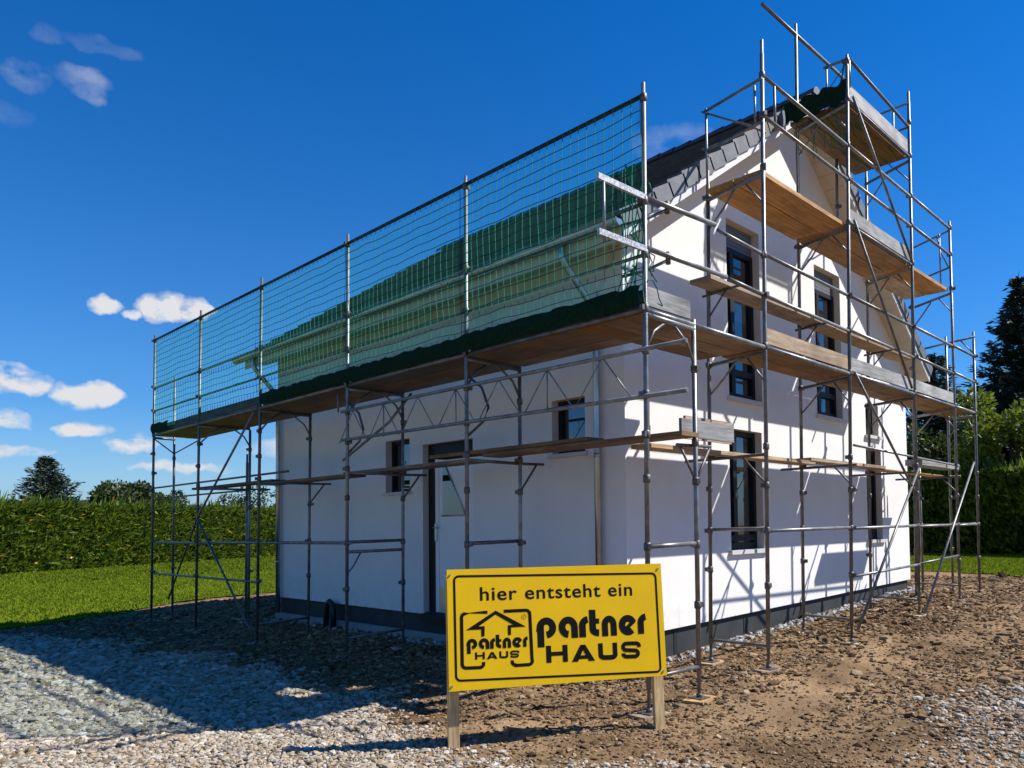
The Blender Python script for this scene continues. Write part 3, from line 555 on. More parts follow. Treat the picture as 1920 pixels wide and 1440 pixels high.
# corner: end rails standing out past the corner post
for z0_, xr in ((4.87, 1.2), (4.37, 1.44)):
    m = MB(); m.beam((-.68, -.03, z0_), (.0, -.03, z0_ + .01), .03, .055); m.build('end_rail', mat('painted_rail', (.62, .62, .6), .4, .3, noise=(40, (.3, .3, .3), .1, 3)), gb)
bar(gb, 'end_rail', [(-.6, -.03, 4.3), (-.6, -.03, 4.9)], .014)
bar(gb, 'guard_rail', [(0, 0, 4.9), (1.25, 0, 4.97)], .026); bar(gb, 'guard_rail', [(0, 0, 4.41), (1.45, 0, 4.45)], .026)
bar(gb, 'guard_rail', [(1.3, 0, 4.93), (2.26, 0, 4.9)], .02); bar(gb, 'guard_rail', [(1.5, .0, 4.44), (2.26, 0, 4.42)], .024)
for z in (4.93, 4.42): m = MB(); m.tube([(.42, .02, z - .07), (.42, .02, z + .05)], .026, 8); m.build('coupler', STEEL2, gb); bar(gb, 'clamp_arm', [(.03, .3, z - .22), (.2, .15, z - .16), (.42, .02, z - .03)], .016)
# gable outer posts (bottom, top)
GO = [((2.171, 0, .11), (2.341, 0, 7.5)), ((4.397, 0, .19), (4.753, 0, 8.389)), ((6.921, 0, .25), (7.126, 0, 8.822)), ((8.918, 0, .35), (8.996, 0, 7.184)), ((10.072, 0, .40), (10.205, 0, 5.375))]
GI = [((2.32, .87, .10), (2.468, .87, 6.25)), ((4.745, .87, .18), (4.964, .87, 9.347)), ((7.154, .87, .265), (7.471, .87, 7.953)), ((9.25, .87, .36), (9.55, .87, 7.2)), ((10.2, .51, .40), (10.2, .5, 5.37))]
def gx_(i, z, S=GO): a, b = S[i]; return a[0] + (b[0] - a[0]) * (z - a[2]) / (b[2] - a[2])
Z3, Z4 = 5.965, 7.76
for a, b in GO: post(gb, a, b, (1.05, 1.68, 2.2, 2.65, 3.82, 4.42, 4.9, 5.95, 6.58, 7.07, 7.74, 8.3))
for a, b in GI: post(gb, a, b, (1.2, 1.68, 2.2, 2.6, 3.75, 4.7, 5.9))
post(gb, (9.85, .95, .40), (9.85, .95, 2.95), (1.68, 2.2)); post(gb, (6.22, .87, Z3), (6.28, .87, Z4), (6.9,), plate=False, spigot=False)
gxs_ = lambda z: [-.0, .81] + [gx_(i, z) for i in range(5)]
e2 = gxs_(ZD)
for i in range(6):
    a, b = e2[i], e2[i + 1]
    for k in range(2 if i > 1 else 3): board(gb, 'deck_board', (a + .03, .03 + .29 * k + .004 * (i % 2), ZD - .055 + .003 * (i % 2)), (b - .03, .31 + .29 * k, ZD - .005 + .003 * (i % 2)), DARKX)
    bar(gb, 'ledger', [(a, 0, ZD - .04), (b, 0, ZD - .04)], .026)
    if i != 1 and i != 5: board(gb, 'toe_board', (a + .05, .0, ZD + .015), (b - .05, .03, ZD + .2), PALEX if i == 2 else GREYX)
    if i >= 2:
        bar(gb, 'guard_rail', [(gx_(i - 2, 4.42), 0, 4.42), (gx_(i - 1, 4.42), 0, 4.40)], .022); bar(gb, 'guard_rail', [(gx_(i - 2, 4.9), 0, 4.91), (gx_(i - 1, 4.9), 0, 4.90)], .022)
for i in range(3):
    a, b = gx_(i, Z3), gx_(i + 1, Z3)
    for k in range(2): board(gb, 'deck_board', (a + .04, .05 + .385 * k, Z3 - .06), (b - .04, .42 + .385 * k, Z3 - .008), WOODX)
    bar(gb, 'ledger', [(a, 0, Z3 - .045), (b, 0, Z3 - .045)], .02) if i == 1 else None
    for z in (6.58, 7.07): bar(gb, 'guard_rail', [(gx_(i, z), 0, z), (gx_(i + 1, z), 0, z - .02)], .022)
board(gb, 'toe_board', (gx_(1, Z3) + .06, .0, Z3 + .01), (gx_(2, Z3) - .08, .03, Z3 + .2), GREYX)
a, b = gx_(1, Z4), gx_(2, Z4)
for k in range(3): board(gb, 'deck_board', (a + .04, .04 + .29 * k, Z4 - .06), (b - .04, .32 + .29 * k, Z4 - .008), DARKX)
bar(gb, 'ledger', [(a, 0, Z4 - .045), (b, 0, Z4 - .045)], .022); board(gb, 'toe_board', (a + .08, .0, Z4 + .01), (b - .08, .03, Z4 + .22), GREYX)
bar(gb, 'guard_rail', [(a + .1, 0, 8.36), (b, 0, 8.22)], .022); bar(gb, 'guard_rail', [(a + .1, 0, 7.95), (a + .1, 0, 8.36)], .014)
bar(gb, 'guard_rail', [(3.95, .87, 9.16), (6.6, .87, 9.2)], .026)          # long loose tube on the tall inner post
# bearers and knee braces under the decks
for i in range(5):
    for z, ok in ((ZD - .1, True), (Z3 - .1, i < 4), (Z4 - .1, i in (1, 2))):
        if not ok: continue
        xo, xi, yi = gx_(i, z), gx_(i, z, GI), GI[i][0][1]
        bar(gb, 'deck_bearer', [(xo, 0, z), (xi, yi + .02, z)], .024)
        bar(gb, 'knee_brace', [(xi, yi, z - .38), (xi * .7 + xo * .3, yi * .72, z - .2), (xi * .5 + xo * .5, yi * .5, z - .02)], .013); bar(gb, 'knee_brace', [(xo, 0, z - .35), (xo * .7 + xi * .3, yi * .3, z - .02)], .012)
# mid-height outer ledgers, low ledgers and frame tubes
for i in range(4):
    bar(gb, 'ledger', [(gx_(i, 1.68), 0, 1.675), (gx_(i + 1, 1.68), 0, 1.69)], .021)
bar(gb, 'ledger', [(gx_(1, 1.05), .0, 1.02), (gx_(2, 1.05), 0, 1.07)], .019); bar(gb, 'ledger', [(gx_(2, 1.08), 0, 1.08), (gx_(3, 1.1), 0, 1.14)], .019)
bar(gb, 'ledger', [(4.7, .03, 2.83), (9.2, .03, 2.75)], .018)
for i in (0, 1, 2, 3): bar(gb, 'frame_tube', [(gx_(i, .4), 0, GO[i][0][2] + .26), (gx_(i, .4, GI), .87, GI[i][0][2] + .24)], .018)
bar(gb, 'frame_tube', [(gx_(0, 1.7), 0, 1.70), (gx_(0, 1.7, GI), .87, 1.69)]); bar(gb, 'frame_tube', [(gx_(4, 1.68), 0, 1.70), (10.2, .5, 1.69)]); bar(gb, 'frame_tube', [(gx_(3, 1.68), 0, 1.68), (gx_(3, 1.68, GI), .87, 1.68)])
for p in ([(4.82, -.04, 7.8), (6.95, -.04, 5.95)], [(4.745, -.04, 6.0), (6.78, -.04, 3.87)], [(4.625, -.04, 3.83), (6.75, -.04, 2.24)], [(4.5, -.04, .3), (6.97, -.04, 2.6)], [(7.06, -.04, .31), (9.84, -.04, 2.84)]): bar(gb, 'diagonal_brace', p, .02)
# end guard frames in the depth direction
def endframe(i, z, inner_y, zlist, x_in):
    xo = gx_(i, z)
    for q in zlist: bar(gb, 'end_rail', [(xo, -.02, q), (x_in, inner_y, q + .03)], .018)
endframe(0, Z3, .92, (7.02, 6.5), 2.5); bar(gb, 'end_rail', [(2.5, .9, 6.0), (2.5, .9, 7.08)], .016); bar(gb, 'end_rail', [(2.36, .12, 6.5), (2.36, .12, 7.0)], .014)
bar(gb, 'end_rail', [(2.42, .5, 6.52), (2.6, .9, 6.62), (2.48, .95, 6.56)], .014); bar(gb, 'end_rail', [(2.62, .0, 6.5), (2.62, 0, 7.06)], .016); bar(gb, 'end_rail', [(2.48, .95, 7.05), (2.7, .4, 6.75), (2.75, .2, 6.6)], .014)
bar(gb, 'end_rail', [(4.77, -.02, 8.34), (4.78, .36, 8.36)], .02); bar(gb, 'end_rail', [(4.78, .32, 7.8), (4.78, .32, 8.36)], .014)
for z in (8.62, 8.22): bar(gb, 'end_rail', [(7.1, -.02, z), (7.12, .55, z)], .018)
bar(gb, 'end_rail', [(7.12, .25, 7.8), (7.12, .25, 8.62)], .013)
for z in (7.02, 6.35): bar(gb, 'end_rail', [(8.99, -.02, z), (9.5, .9, z)], .018)
bar(gb, 'end_rail', [(9.06, .2, 6.0), (9.06, .2, 7.02)], .014); bar(gb, 'end_rail', [(9.06, .05, 6.35), (9.1, .2, 6.7), (9.08, .25, 7.0)], .012)
bar(gb, 'end_rail', [(10.19, -.02, 5.27), (10.2, .9, 5.2)], .02); bar(gb, 'knee_brace', [(10.17, -.0, 4.95), (10.18, .22, 5.23)], .012)
# consoles at the lower gable level
for (x, y) in ((.80, .0), (2.33, .87), (4.8, .87), (7.23, .87), (9.28, .87)):
    m = MB(); z = 2.56
    if y == 0:
        m.tube([(x - .25, .05, z), (x + .35, .05, z + .02)], .018, 8); m.tube([(x, 0, z - .36), (x - .2, .05, z)], .013, 8); m.tube([(x, 0, z - .36), (x + .33, .05, z)], .015, 8)
    else: m.tube([(x - .1, -.0, z), (x - .02, .5, z), (x, 1.2, z)], .019, 8); m.tube([(x - .06, .02, z - .36), (x - .03, .36, z)], .013, 8)
    m.build('bracket', STEEL2, gb)
for (x, y) in ((2.42, .87), (4.87, .87), (7.36, .87)): m = MB(); m.tube([(x, .95, 4.64), (x - .02, .4, 4.66)], .018, 8); m.tube([(x, .87, 4.35), (x - .02, .6, 4.64)], .012, 8); m.build('bracket', STEEL2, gb)
board(gb, 'toe_board', (.88, .22, 2.69), (1.9, .255, 2.88), GREYX)
board(gb, 'toe_board', (1.35, .5, 2.72), (2.3, .53, 2.98), WOODX)

# loose planks laid on the frames
def plank(a, b, m, label): o = MB().box(a, b).build('plank', m); tag(o, label, 'plank', 'loose planks on the scaffolds'); return o
plank((.52, 1.23, 2.70), (.80, 4.15, 2.745), WOODY, 'weathered plank on the netted scaffold ending at the downpipe')
plank((.50, -.05, 2.645), (.79, 3.0, 2.69), WOODY, 'brown plank on the lower netted scaffold level reaching the house corner')
plank((.51, 3.3, 2.60), (.80, 6.4, 2.645), WOODY, 'dark plank crossing in front of the door on the scaffold')
plank((.50, 6.2, 2.57), (.79, 9.3, 2.615), WOODY, 'dark plank on the scaffold beside the narrow window left of the door')
plank((.51, 8.9, 2.62), (.80, 12.6, 2.665), WOODY, 'far plank of the netted scaffold sticking out beyond the house end')
plank((.85, .6, 2.60), (4.7, .88, 2.645), PALEX, 'plank below the large upper window on the gable scaffold')
plank((4.55, .59, 2.646), (7.25, .87, 2.69), PALEX, 'light plank in the middle of the lower gable scaffold level')
plank((7.15, .6, 2.63), (10.15, .88, 2.645), PALEX, 'light plank at the hedge end of the lower gable scaffold level')
plank((7.6, .12, 2.70), (9.5, .4, 2.8), GREYX, 'thick grey plank lying on the hedge end of the gable scaffold')
plank((1.95, .52, 4.67), (5.3, .82, 4.715), PALEX, 'narrow orange plank hung halfway across the tall upper windows, nearer half')
plank((5.32, .52, 4.66), (8.45, .82, 4.705), PALEX, 'narrow orange plank at mid height beside the right verge, farther half')

# ------------------------------------------------------------------ safety net
net = thing('safety_net', (0, 0, ZD), 'green mesh safety net stretched along the top of the eaves scaffold', 'safety net')
ys = np.arange(-.02, 13.31, .115); zs = np.arange(ZD + .02, 5.87, .115); zs[-1] = 5.865
NY, NZ = np.meshgrid(ys, zs, indexing='ij'); fr = (NZ - zs[0]) / (zs[-1] - zs[0])
phase = (NY % 2.67) / 2.67; sag = np.sin(np.pi * phase) ** .7 * .09 * fr ** 2 * (1 - fr) * 4 * .5
NX = -.035 - .05 * np.sin(np.pi * phase) * np.sin(np.pi * fr) + (fbm(NY + 5, NZ + 3, 1.6, 91) - .5) * .06 * np.sin(np.pi * fr)
PY = NY + (fbm(NY + 9, NZ, 3, 95) - .5) * .07 * (1 - fr * .6); PZ = NZ - sag - (fbm(NY, NZ + 7, 2.5, 99) - .5) * .06 * (fr < .99)
G = np.stack([NX, PY, PZ], -1); ny_, nz_ = NY.shape
def cords(A, B, r):
    d = B - A; d /= np.linalg.norm(d, axis=1)[:, None] + 1e-9; ref = np.tile([1., .13, .2], (len(A), 1)); u = np.cross(d, ref); u /= np.linalg.norm(u, axis=1)[:, None]; v = np.cross(d, u)
    V = []
    for P in (A, B):
        for t in (0, 2.094, 4.189): V.append(P + r * (u * math.cos(t) + v * math.sin(t)))
    V = np.stack(V, 1); b = 6 * np.arange(len(A))[:, None, None]; F = np.array([(0, 1, 4, 3), (1, 2, 5, 4), (2, 0, 3, 5)])[None] + b
    return V.reshape(-1, 3), F.reshape(-1, 4)
A = np.concatenate([G[:, :-1].reshape(-1, 3), G[:-1].reshape(-1, 3)]); B = np.concatenate([G[:, 1:].reshape(-1, 3), G[1:].reshape(-1, 3)])
nv = G[:, :-1].size // 3; V, F = cords(A[:nv], B[:nv], .0042); npmesh('net_cord', V, F, CORD, net); V, F = cords(A[nv:], B[nv:], .0046); npmesh('net_cord', V, F, CORDD, net)
ii = np.arange(ny_ * nz_).reshape(ny_, nz_); F = np.stack([ii[:-1, :-1], ii[1:, :-1], ii[1:, 1:], ii[:-1, 1:]], -1).reshape(-1, 4)
npmesh('net_mesh', G.reshape(-1, 3) + np.array([.006, 0, 0]), F, GAUZE, net, smooth=True)
def hem(ya, yb_, hgt):
    yy = np.arange(ya, yb_, .06); n = len(yy); hh = hgt + (fbm(yy * 3, yy * 0, 1.3, 41) - .5) * .03 + (vnoise(yy * 9, yy * 0, 44) - .5) * .035
    lv = np.linspace(0, 1, 5); V = np.array([[(-.055 - .03 * math.sin(3.1 * t) - .018 * vnoise(np.array([y * 7]), np.array([t * 3]), 47)[0], y, ZD - .01 + t * h) for t in lv] for y, h in zip(yy, hh)])
    ii = np.arange(n * 5).reshape(n, 5); F = np.stack([ii[:-1, :-1], ii[1:, :-1], ii[1:, 1:], ii[:-1, 1:]], -1).reshape(-1, 4)
    npmesh('net_hem', V.reshape(-1, 3), F, HEM, net, smooth=True)
hem(.0, 8.1, .2); hem(12.3, 13.3, .2)
def scrap(label, segs, r=.004, near=None):
    A, B = [], []
    for a, b in segs: A.append(a); B.append(b)
    return cords(np.array(A, float), np.array(B, float), r)
# torn net bundled under the topmost gable deck
net2 = thing('safety_net', (4.8, .4, Z4), 'torn dark green net bundled round the topmost gable scaffold deck', 'safety net')
sheet = []
for (x0, y0), (x1, y1) in (((4.72, .95), (4.74, -.02)),):
    n = 24; lv = 6
    V = np.array([[(x0 + (x1 - x0) * i / n - .02 + .02 * math.sin(i * 1.7 + j), y0 + (y1 - y0) * i / n, Z4 - .05 + .3 * j / (lv - 1) + .03 * math.sin(i * .9)) for j in range(lv)] for i in range(n + 1)])
    ii = np.arange((n + 1) * lv).reshape(n + 1, lv); F = np.stack([ii[:-1, :-1], ii[1:, :-1], ii[1:, 1:], ii[:-1, 1:]], -1).reshape(-1, 4); npmesh('net_hem', V.reshape(-1, 3), F, HEM, net2, smooth=True)
segs = []
for k in range(9):
    p = np.array([4.8 + .1 * random.random(), .1 + .09 * k, Z4 - .05]); segs += [(lastp, p)] if k else []; lastp = p
    for q in range(4):
        d = np.array([random.uniform(-.03, .07), random.uniform(-.06, .06), random.uniform(-.17, -.06)]); segs.append((p, p + d)); p = p + d
for k in range(7):
    p = np.array([4.85, .1 + .1 * k, Z4 - .07]); segs.append((lastp, p)); lastp = p
    for q in range(12): d = np.array([.17, random.uniform(-.05, .05), random.uniform(-.03, .025)]); segs.append((p, p + d)); p = p + d
for k in range(4):
    p = np.array([4.77, .02 * k, 8.3]); segs.append((p, lastp)) if k == 0 else segs.append((p, p4)); p4 = p
    for q in range(10): d = np.array([random.uniform(-.02, .02), random.uniform(-.02, .03), -.12]); segs.append((p, p + d)); p = p + d
V, F = scrap('', segs, .007); npmesh('net_cord', V, F, GREEN, net2)
# loose end of the long net hanging at the corner post
segs = []
for k in range(16):
    p0_ = np.array([.03 + random.uniform(-.03, .06), random.uniform(-.05, .25), 4.0 + random.random() * 1.3]); p = p0_; segs += [(last, p0_)] if k else []; last = p0_
    for q in range(5): d = np.array([random.uniform(-.04, .05), random.uniform(-.06, .06), random.uniform(-.12, .04)]); segs.append((p, p + d)); p = p + d
V, F = scrap('', segs, .006); npmesh('net_fringe', V, F, GREEN, net)

# ------------------------------------------------------------------ sign
SD = Vector((.87, -.493, 0)).normalized(); SC = Vector((-1.77, .69, 0)) + Vector((.73199, -.68131, 0)) * .905 ; TILT = math.radians(5.5)
SNh = Vector((SD.y, -SD.x, 0)); SNh = SNh if SNh.dot(Vector((-1, -1, 0))) > 0 else -SNh
SW, SH = 1.885, .97; S0 = SC - SD * SW / 2 + Vector((0, 0, .455))
UPV = (Vector((0, 0, 1)) * math.cos(TILT) - SNh * math.sin(TILT)); SN = (SNh * math.cos(TILT) + Vector((0, 0, 1)) * math.sin(TILT))
sign = thing('construction_sign', (SC.x, SC.y, 0), 'yellow builder sign with black lettering on two wooden posts', 'sign')
def S(u, v, d=0): return S0 + SD * u + UPV * v + SN * d
bm_ = MB(); q = [(0, 0), (SW, 0), (SW, SH), (0, SH)]
bm_.hull8([S(u, v, 0) for u, v in q] + [S(u, v, .022) for u, v in q]); bm_.build('sign_board', YEL, sign)
for u in (.045, SW - .045):
    p = S(u, 0, -.05); t = S(u, SH - .05, -.012 - .04); m = MB(); pb = Vector((p.x, p.y, -.12)); w_ = .045; r = SD * w_
    f0 = SNh * .026
    m.hull8([pb - r - f0, pb + r - f0, pb + r + f0, pb - r + f0, t - r - f0, t + r - f0, t + r + f0, t - r + f0][:8]); m.build('post', POSTW, sign)
for u in (.025, SW - .03):
    for v in (.04, SH - .045): p = S(u, v, .0215); MB().tube([p, S(u, v, .029)], .009, 8).build('screw', ZINC, sign)
def mp_(X, Y):      # sign layout drawn in units of a 1477 x 775 sheet
    yb = 955 - .027 * (X - 152); yt = 172 - .0164 * (X - 147); return ((X - 150) / 1477 * SW, (yb - Y) / (yb - yt) * SH)
def stroke(mb, pts, wd, d=.0235, closed=False):
    n = len(pts); L, R = [], []
    for i, p in enumerate(pts):
        a = pts[(i - 1) % n] if closed or i > 0 else p; b = pts[(i + 1) % n] if closed or i < n - 1 else p
        d1 = (p[0] - a[0], p[1] - a[1]); d2 = (b[0] - p[0], b[1] - p[1]); l1 = math.hypot(*d1) or 1; l2 = math.hypot(*d2) or 1
        t = (d1[0] / l1 + d2[0] / l2, d1[1] / l1 + d2[1] / l2); tl = math.hypot(*t) or 1; t = (t[0] / tl, t[1] / tl); c = max(.35, (d2[0] * t[0] + d2[1] * t[1]) / l2 if (d2 != (0, 0)) else (d1[0] * t[0] + d1[1] * t[1]) / l1)
        k = wd / 2 / c; L.append((p[0] - t[1] * k, p[1] + t[0] * k)); R.append((p[0] + t[1] * k, p[1] - t[0] * k))
    m_ = n if closed else n - 1
    for i in range(m_):
        j = (i + 1) % n; mb.face([S(*mp_(*q), d) for q in (L[i], L[j], R[j], R[i])])
def arc(cx, cy, rx, ry, a0, a1, n=14): return [(cx + rx * math.cos(math.radians(a0 + (a1 - a0) * i / n)), cy - ry * math.sin(math.radians(a0 + (a1 - a0) * i / n))) for i in range(n + 1)]
def rrect(x0, y0, x1, y1, r): return arc(x0 + r, y0 + r, r, r, 180, 90, 5) + arc(x1 - r, y0 + r, r, r, 90, 0, 5) + arc(x1 - r, y1 - r, r, r, 0, -90, 5) + arc(x0 + r, y1 - r, r, r, -90, -180, 5)
fm = MB(); stroke(fm, rrect(196, 216, 1583, 888, 30), 14, closed=True); fm.build('border', INK, sign)
def partner(T, wk):
    P = []
    P.append(([(753, 695), (753, 568)] + arc(793, 568, 43, 46, 180, -90), 46))
    P.append((arc(942, 568, 43, 48, -90, -360) + [(985, 568), (985, 640)], 46))
    P.append(([(1040, 638), (1040, 560)] + arc(1083, 560, 43, 40, 180, 95, 8), 46))
    P.append(([(1112, 456), (1112, 588)] + arc(1157, 588, 45, 24, 180, 268, 8), 46)); P.append(([(1132, 533), (1159, 533)], 34))
    P.append(([(1198, 636), (1198, 560)] + arc(1229, 560, 31, 40, 180, 0, 12) + [(1260, 560), (1260, 634)], 43))
    P.append((arc(1362, 566, 42, 46, -45, -360 + 18, 18) , 46)); P.append(([(1408, 540), (1352, 586)], 26))
    P.append(([(1456, 628), (1456, 552)] + arc(1497, 552, 41, 40, 180, 95, 8), 44))
    mb = MB()
    for i, (p, w_) in enumerate(P): stroke(mb, [T(*q) for q in p], w_ * wk, .0235 + .0002 * (i % 3))
    return mb
def haus(T, wk):
    P = [([(802, 798), (802, 686)], 34), ([(914, 796), (914, 684)], 34), ([(802, 741), (914, 739)], 26), ([(1000, 770), (1075, 769)], 24),
         ([(1160, 682)] + arc(1192, 762, 32, 16, 180, 270, 6) + arc(1230, 762, 32, 16, 270, 360, 6) + [(1262, 681)], 32),
         ([(1436, 716)] + arc(1412, 708, 24, 18, -10, 90, 5) + arc(1342, 712, 22, 22, 90, 270, 8)[:] + arc(1404, 758, 22, 20, 90, -90, 8) + arc(1346, 758, 26, 20, -90, -190, 6), 26)]
    mb = MB()
    for i, (p, w_) in enumerate(P): stroke(mb, [T(*q) for q in p], w_ * wk, .0235 + .0002 * (i % 3))
    for Q in ([(958, 798), (1000, 798), (1054, 688), (1020, 688)], [(1020, 688), (1054, 688), (1118, 796), (1076, 796)]): mb.face([S(*mp_(*T(*q)), .0239) for q in Q])
    return mb
ident = lambda x, y: (x, y)
partner(ident, 1).build('lettering', INK, sign); haus(ident, 1).build('lettering', INK, sign)
T1 = lambda x, y: (268 + (x - 730) * (397 / 765), 602 + (y - 455) * (118 / 240)); T2 = lambda x, y: (318 + (x - 785) * (286 / 655), 710 + (y - 680) * (48 / 118))
partner(T1, .5).build('lettering', INK, sign); haus(T2, .4).build('lettering', INK, sign)
lg = MB()
stroke(lg, [(405, 454), (260, 460)] + arc(264, 486, 26, 26, 90, 180, 5) + [(236, 780)] + arc(262, 786, 26, 24, 180, 270, 5) + [(350, 810)] + arc(352, 788, 20, 20, -90, 0, 5) + [(372, 775)], 21)
stroke(lg, [(512, 451), (655, 448)] + arc(658, 474, 26, 26, 90, 0, 5) + [(689, 770)] + arc(665, 780, 26, 24, 0, -90, 5) + [(580, 806)] + arc(578, 782, 20, 20, 270, 180, 5) + [(558, 772)], 21)
for P in ([(458, 445), (265, 567), (345, 545), (458, 470)], [(458, 445), (458, 470), (572, 541), (655, 555)], [(265, 567), (362, 565), (385, 545), (345, 545)], [(362, 565), (362, 612), (382, 610), (385, 545)], [(655, 555), (572, 541), (536, 543), (556, 558)], [(536, 543), (536, 608), (555, 607), (556, 558)]):
    lg.face([S(*mp_(*p_), .0237) for p_ in P])
lg.build('emblem', INK, sign)
rm_ = MB(); stroke(rm_, arc(645, 490, 15, 15, 0, 345, 16), 4, closed=True); rm_.build('trade_mark', INK2, sign)
def text(body, X0, Y0, X1, name, m, dd=.0235, asc=None):
    cu = bpy.data.curves.new('t', 'FONT'); cu.body = body; cu.size = 1; cu.space_character = 1.09; cu.offset = .012; to = bpy.data.objects.new('t', cu); col.objects.link(to)
    dg = bpy.context.evaluated_depsgraph_get(); me = bpy.data.meshes.new_from_object(to.evaluated_get(dg)); bpy.data.objects.remove(to); 
    xs = [v.co.x for v in me.vertices]; x0, x1 = min(xs), max(xs); k = (X1 - X0) / (x1 - x0); mb = MB(); ky = asc or k
    pts = [S(*mp_(X0 + (v.co.x - x0) * k, Y0 - .012 * (v.co.x - x0) * k - v.co.y * ky), dd) for v in me.vertices]
    for p in me.polygons: mb.face([pts[i] for i in p.vertices])
    return mb.build(name, m, sign)
text('hier entsteht ein', 360, 377, 1405, 'lettering', INK, asc=126)
text('R', 640, 497, 650, 'trade_mark', INK2, asc=20)

# ------------------------------------------------------------------ vegetation
def cards(P, D, U, ln, wd):
    """rhombic leaf cards at P pointing along D, width along U"""
    D = D / (np.linalg.norm(D, axis=1)[:, None] + 1e-9); U = np.cross(D, U); U /= np.linalg.norm(U, axis=1)[:, None] + 1e-9
    ln = ln[:, None]; wd = wd[:, None]
    V = np.stack([P, P + D * ln * .45 + U * wd, P + D * ln, P + D * ln * .45 - U * wd], 1).reshape(-1, 3); return V, np.arange(len(V)).reshape(-1, 4)
def hedge(name, a, b, depth, z0, h, n, label, flowers=0, lmin=.14, lmax=.34):
    a = np.array(a, float); b = np.array(b, float); L = np.linalg.norm(b - a); d = (b - a) / L; nrm = np.array([-d[1], d[0]])
    if nrm @ (np.array([CX, CY]) - a) < 0: nrm = -nrm
    t = rng.random(n) * L; top = rng.random(n) < .3; zz = rng.random(n) ** .9 * h; prof = (fbm(t * 1.0, zz, .9, 21) - .5) * .5 + (fbm(t, zz, 3.2, 25) - .5) * .3
    off = np.where(top, -rng.random(n) * depth, prof - rng.random(n) * .25); zz = np.where(top, h + (fbm(t, off, .8, 28) - .5) * .16 - rng.random(n) * .12, zz)
    P = np.stack([a[0] + d[0] * t + nrm[0] * off, a[1] + d[1] * t + nrm[1] * off, z0 + zz], -1)
    D = np.stack([nrm[0] * .7 + rng.normal(0, .5, n), nrm[1] * .7 + rng.normal(0, .5, n), .55 + rng.normal(0, .45, n)], -1); U = rng.normal(0, 1, (n, 3))
    LN = rng.uniform(lmin, lmax, n); sh = top & (rng.random(n) < .05); LN[sh] *= 1.8; D[sh, 2] += 1.5
    V, F = cards(P, D, U, LN, rng.uniform(.03, .075, n)); mi = np.zeros(n, int)
    if flowers: k = rng.random(n) < flowers; mi[k] = 2
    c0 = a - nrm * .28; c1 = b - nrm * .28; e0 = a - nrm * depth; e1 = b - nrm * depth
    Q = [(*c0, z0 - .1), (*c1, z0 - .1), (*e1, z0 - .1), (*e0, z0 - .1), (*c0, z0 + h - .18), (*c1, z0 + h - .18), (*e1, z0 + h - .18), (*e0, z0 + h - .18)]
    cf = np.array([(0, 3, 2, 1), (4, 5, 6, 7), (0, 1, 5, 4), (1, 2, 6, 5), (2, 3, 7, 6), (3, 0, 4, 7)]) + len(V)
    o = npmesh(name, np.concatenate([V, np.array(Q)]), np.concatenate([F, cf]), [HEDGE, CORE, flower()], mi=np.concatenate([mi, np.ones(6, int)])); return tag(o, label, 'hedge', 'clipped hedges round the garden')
hedge('hedge', (-9.5, 32.7), (24.0, 50.0), 1.3, -.22, 3.2, 34000, 'long clipped bright green hedge behind the lawn, sunlit, left of the house', .013, .22, .55)
hedge('hedge', (22.4, -1.5), (25.2, 14.5), 1.6, .5, 2.9, 26000, 'dark clipped hedge in shade behind the right end of the gable scaffold', 0)
def conifer(name, x, y, z0, H, R, label, dens=1.0, start=.06, lean=.25, m=None, grp=None, droop=.25, pw=.9):
    t = thing(name, (x, y, z0), label, 'tree', grp); tr = MB(); tr.tube([(x, y, z0 - .2), (x, y, z0 + H * .5), (x, y, z0 + H * .97)], [H * .016, H * .01, .02], 8); tr.build('trunk', BARK, t)
    Ps, Ds, Ls = [], [], []; zz = H * start
    while zz < H * .985:
        f = 1 - zz / H; r = R * f ** pw * random.uniform(.78, 1.15) + .06; nb = max(5, int((8 + 9 * f) * dens))
        for k in range(nb):
            a = random.uniform(0, 6.28); rr = r * random.uniform(.6, 1.12); ns = max(4, int(rr / .16 * dens)); up = random.uniform(-.05, .35) if f < .4 else random.uniform(-droop, .1)
            for j in range(ns):
                s = (j + random.random()) / ns; c = np.array([x + math.cos(a) * rr * s, y + math.sin(a) * rr * s, z0 + zz + up * rr * s + .18 * rr * s * s])
                for q in range(3):
                    Ps.append(c + np.random.default_rng(len(Ps)).normal(0, .05 + .05 * rr * (1 - s * .5) * .4, 3)); Ds.append((math.cos(a) + random.uniform(-.9, .9), math.sin(a) + random.uniform(-.9, .9), random.uniform(-.35, .45))); Ls.append(random.uniform(.2, .42) * (H / 9) ** .3)
        zz += H * .026 / dens ** .3 * random.uniform(.8, 1.2)
    P = np.array(Ps); V, F = cards(P, np.array(Ds), rng.normal(0, 1, P.shape), np.array(Ls), np.array(Ls) * .12); npmesh('crown', V, F, m or SPRUCE, t); return t
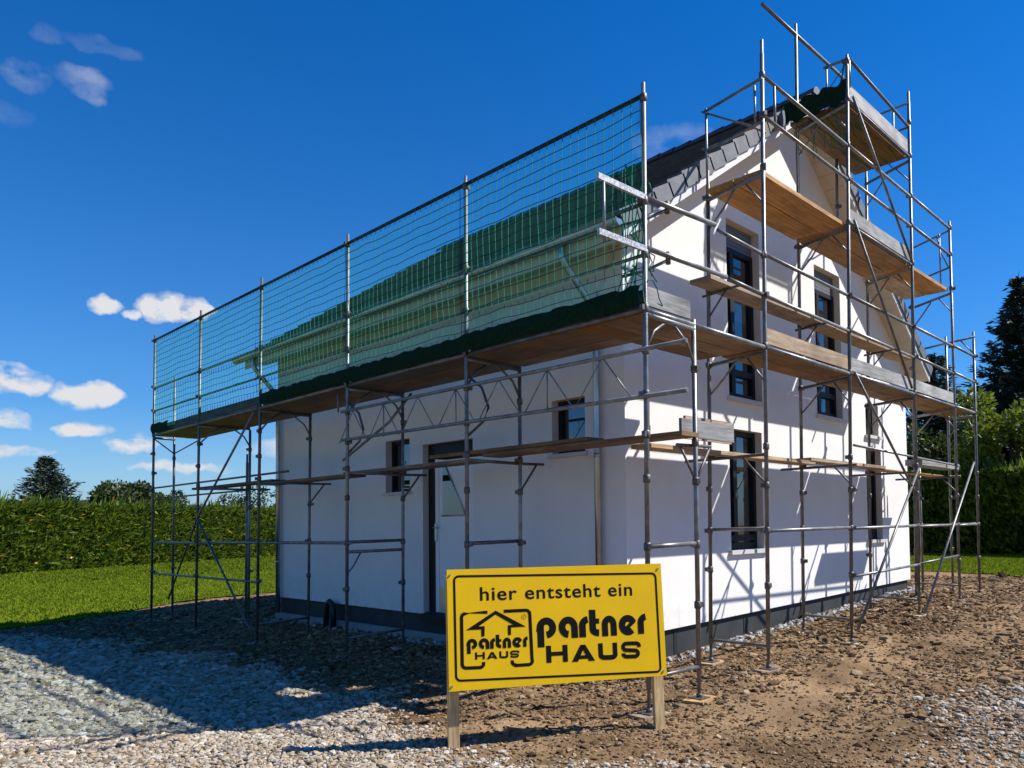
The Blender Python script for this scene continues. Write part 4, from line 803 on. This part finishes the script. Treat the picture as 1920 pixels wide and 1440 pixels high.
def broad(name, x, y, z0, H, R, label, n=9000, m=None, grp=None, blobs=14, size=(.12, .3), low=.25, cat='tree'):
    t = thing(name, (x, y, z0), label, cat, grp); tr = MB(); tr.tube([(x, y, z0 - .2), (x + .1, y, z0 + H * .35), (x, y, z0 + H * .7)], [H * .025, H * .018, .03], 8)
    Ps, Ds = [], []
    for k in range(blobs):
        a = random.uniform(0, 6.28); q = random.random(); zc = H * (low + (1 - low - .14) * random.random()); rr = R * math.sqrt(max(.05, 1 - ((zc / H - .5) / .62) ** 2)) * math.sqrt(q) * .8; br = R * random.uniform(.25, .42)
        c = np.array([x + rr * math.cos(a), y + rr * math.sin(a), z0 + zc]); tr.tube([(x, y, z0 + zc * .5), tuple(c)], [.05, .015], 5)
        nn_ = n // blobs; d = rng.normal(0, 1, (nn_, 3)); d /= np.linalg.norm(d, axis=1)[:, None]; rad = br * rng.random(nn_) ** .35 * (1 + .35 * (fbm(d[:, 0] * 3 + k, d[:, 1] * 3 + d[:, 2] * 2, 1, 71) - .5)); Ps.append(c + d * rad[:, None] * np.array([1, 1, .85])); Ds.append(d + rng.normal(0, .6, (nn_, 3)) + np.array([0, 0, .2]))
    P = np.concatenate(Ps); D = np.concatenate(Ds); L = rng.uniform(*size, len(P)); V, F = cards(P, D, rng.normal(0, 1, P.shape), L, L * .32)
    tr.build('trunk', BARK, t); npmesh('crown', V, F, m or LEAF, t); return t
GT = 'trees beyond the left hedge'; GR = 'trees beyond the right hedge'
conifer('spruce_tree', 5.75, 49.4, -.3, 6.6, 4.1, 'broad dark fir with jagged tips above the left end of the hedge', 1.4, .05, grp=GT, m=mat('fir_needles', (.02, .04, .02), .65, rand=[(.012, .026, .014), (.03, .045, .024), (.045, .06, .03), (.02, .035, .02)], trans=.12), droop=.05, pw=1.0)
broad('round_tree', 10.6, 53.0, -.3, 5.8, 2.5, 'round dark bushy tree above the hedge, between fir and scaffold', 9000, grp=GT)
broad('round_tree', 15.0, 58.0, -.3, 5.3, 2.3, 'low round tree just left of the outermost scaffold post', 5000, grp=GT)
broad('round_tree', 21.0, 58.5, -.3, 5.6, 3.2, 'wide dark bush seen between the leftmost scaffold posts', 7000, grp=GT, blobs=16)
conifer('spruce_tree', 25.6, 60.0, -.3, 7.3, 2.4, 'pointed olive conifer seen through the left scaffold bays', .9, .05, grp=GT, m=LEAF)
broad('round_tree', 27.2, 56.0, -.3, 7.3, 2.9, 'reddish green tree touching the left edge of the house wall', 8000, grp=GT)
broad('round_tree', .4, 47.0, -.3, 4.6, 1.6, 'small dark bush top at the far left picture edge', 3000, grp=GT)
conifer('spruce_tree', 33.2, 4.4, .4, 12.6, 5.4, 'tall dark spruce at the right picture edge', 1.7, .1, grp=GR, pw=1.1)
conifer('spruce_tree', 28.3, 6.6, .4, 8.5, 3.2, 'dark pine showing just past the right eave of the roof', 1.4, .1, grp=GR, droop=.1)
broad('leafy_shrub', 25.6, 3.2, .4, 6.6, 2.1, 'bright green leafy tree in front of the tall dark spruce', 9000, SHRUBM, GR, 18, (.12, .26), .3)
broad('leafy_shrub', 27.0, 6.4, .4, 5.6, 2.3, 'dark green bushy tree behind the right end of the scaffold', 8000, LEAF, GR, 18, (.12, .26), .3)
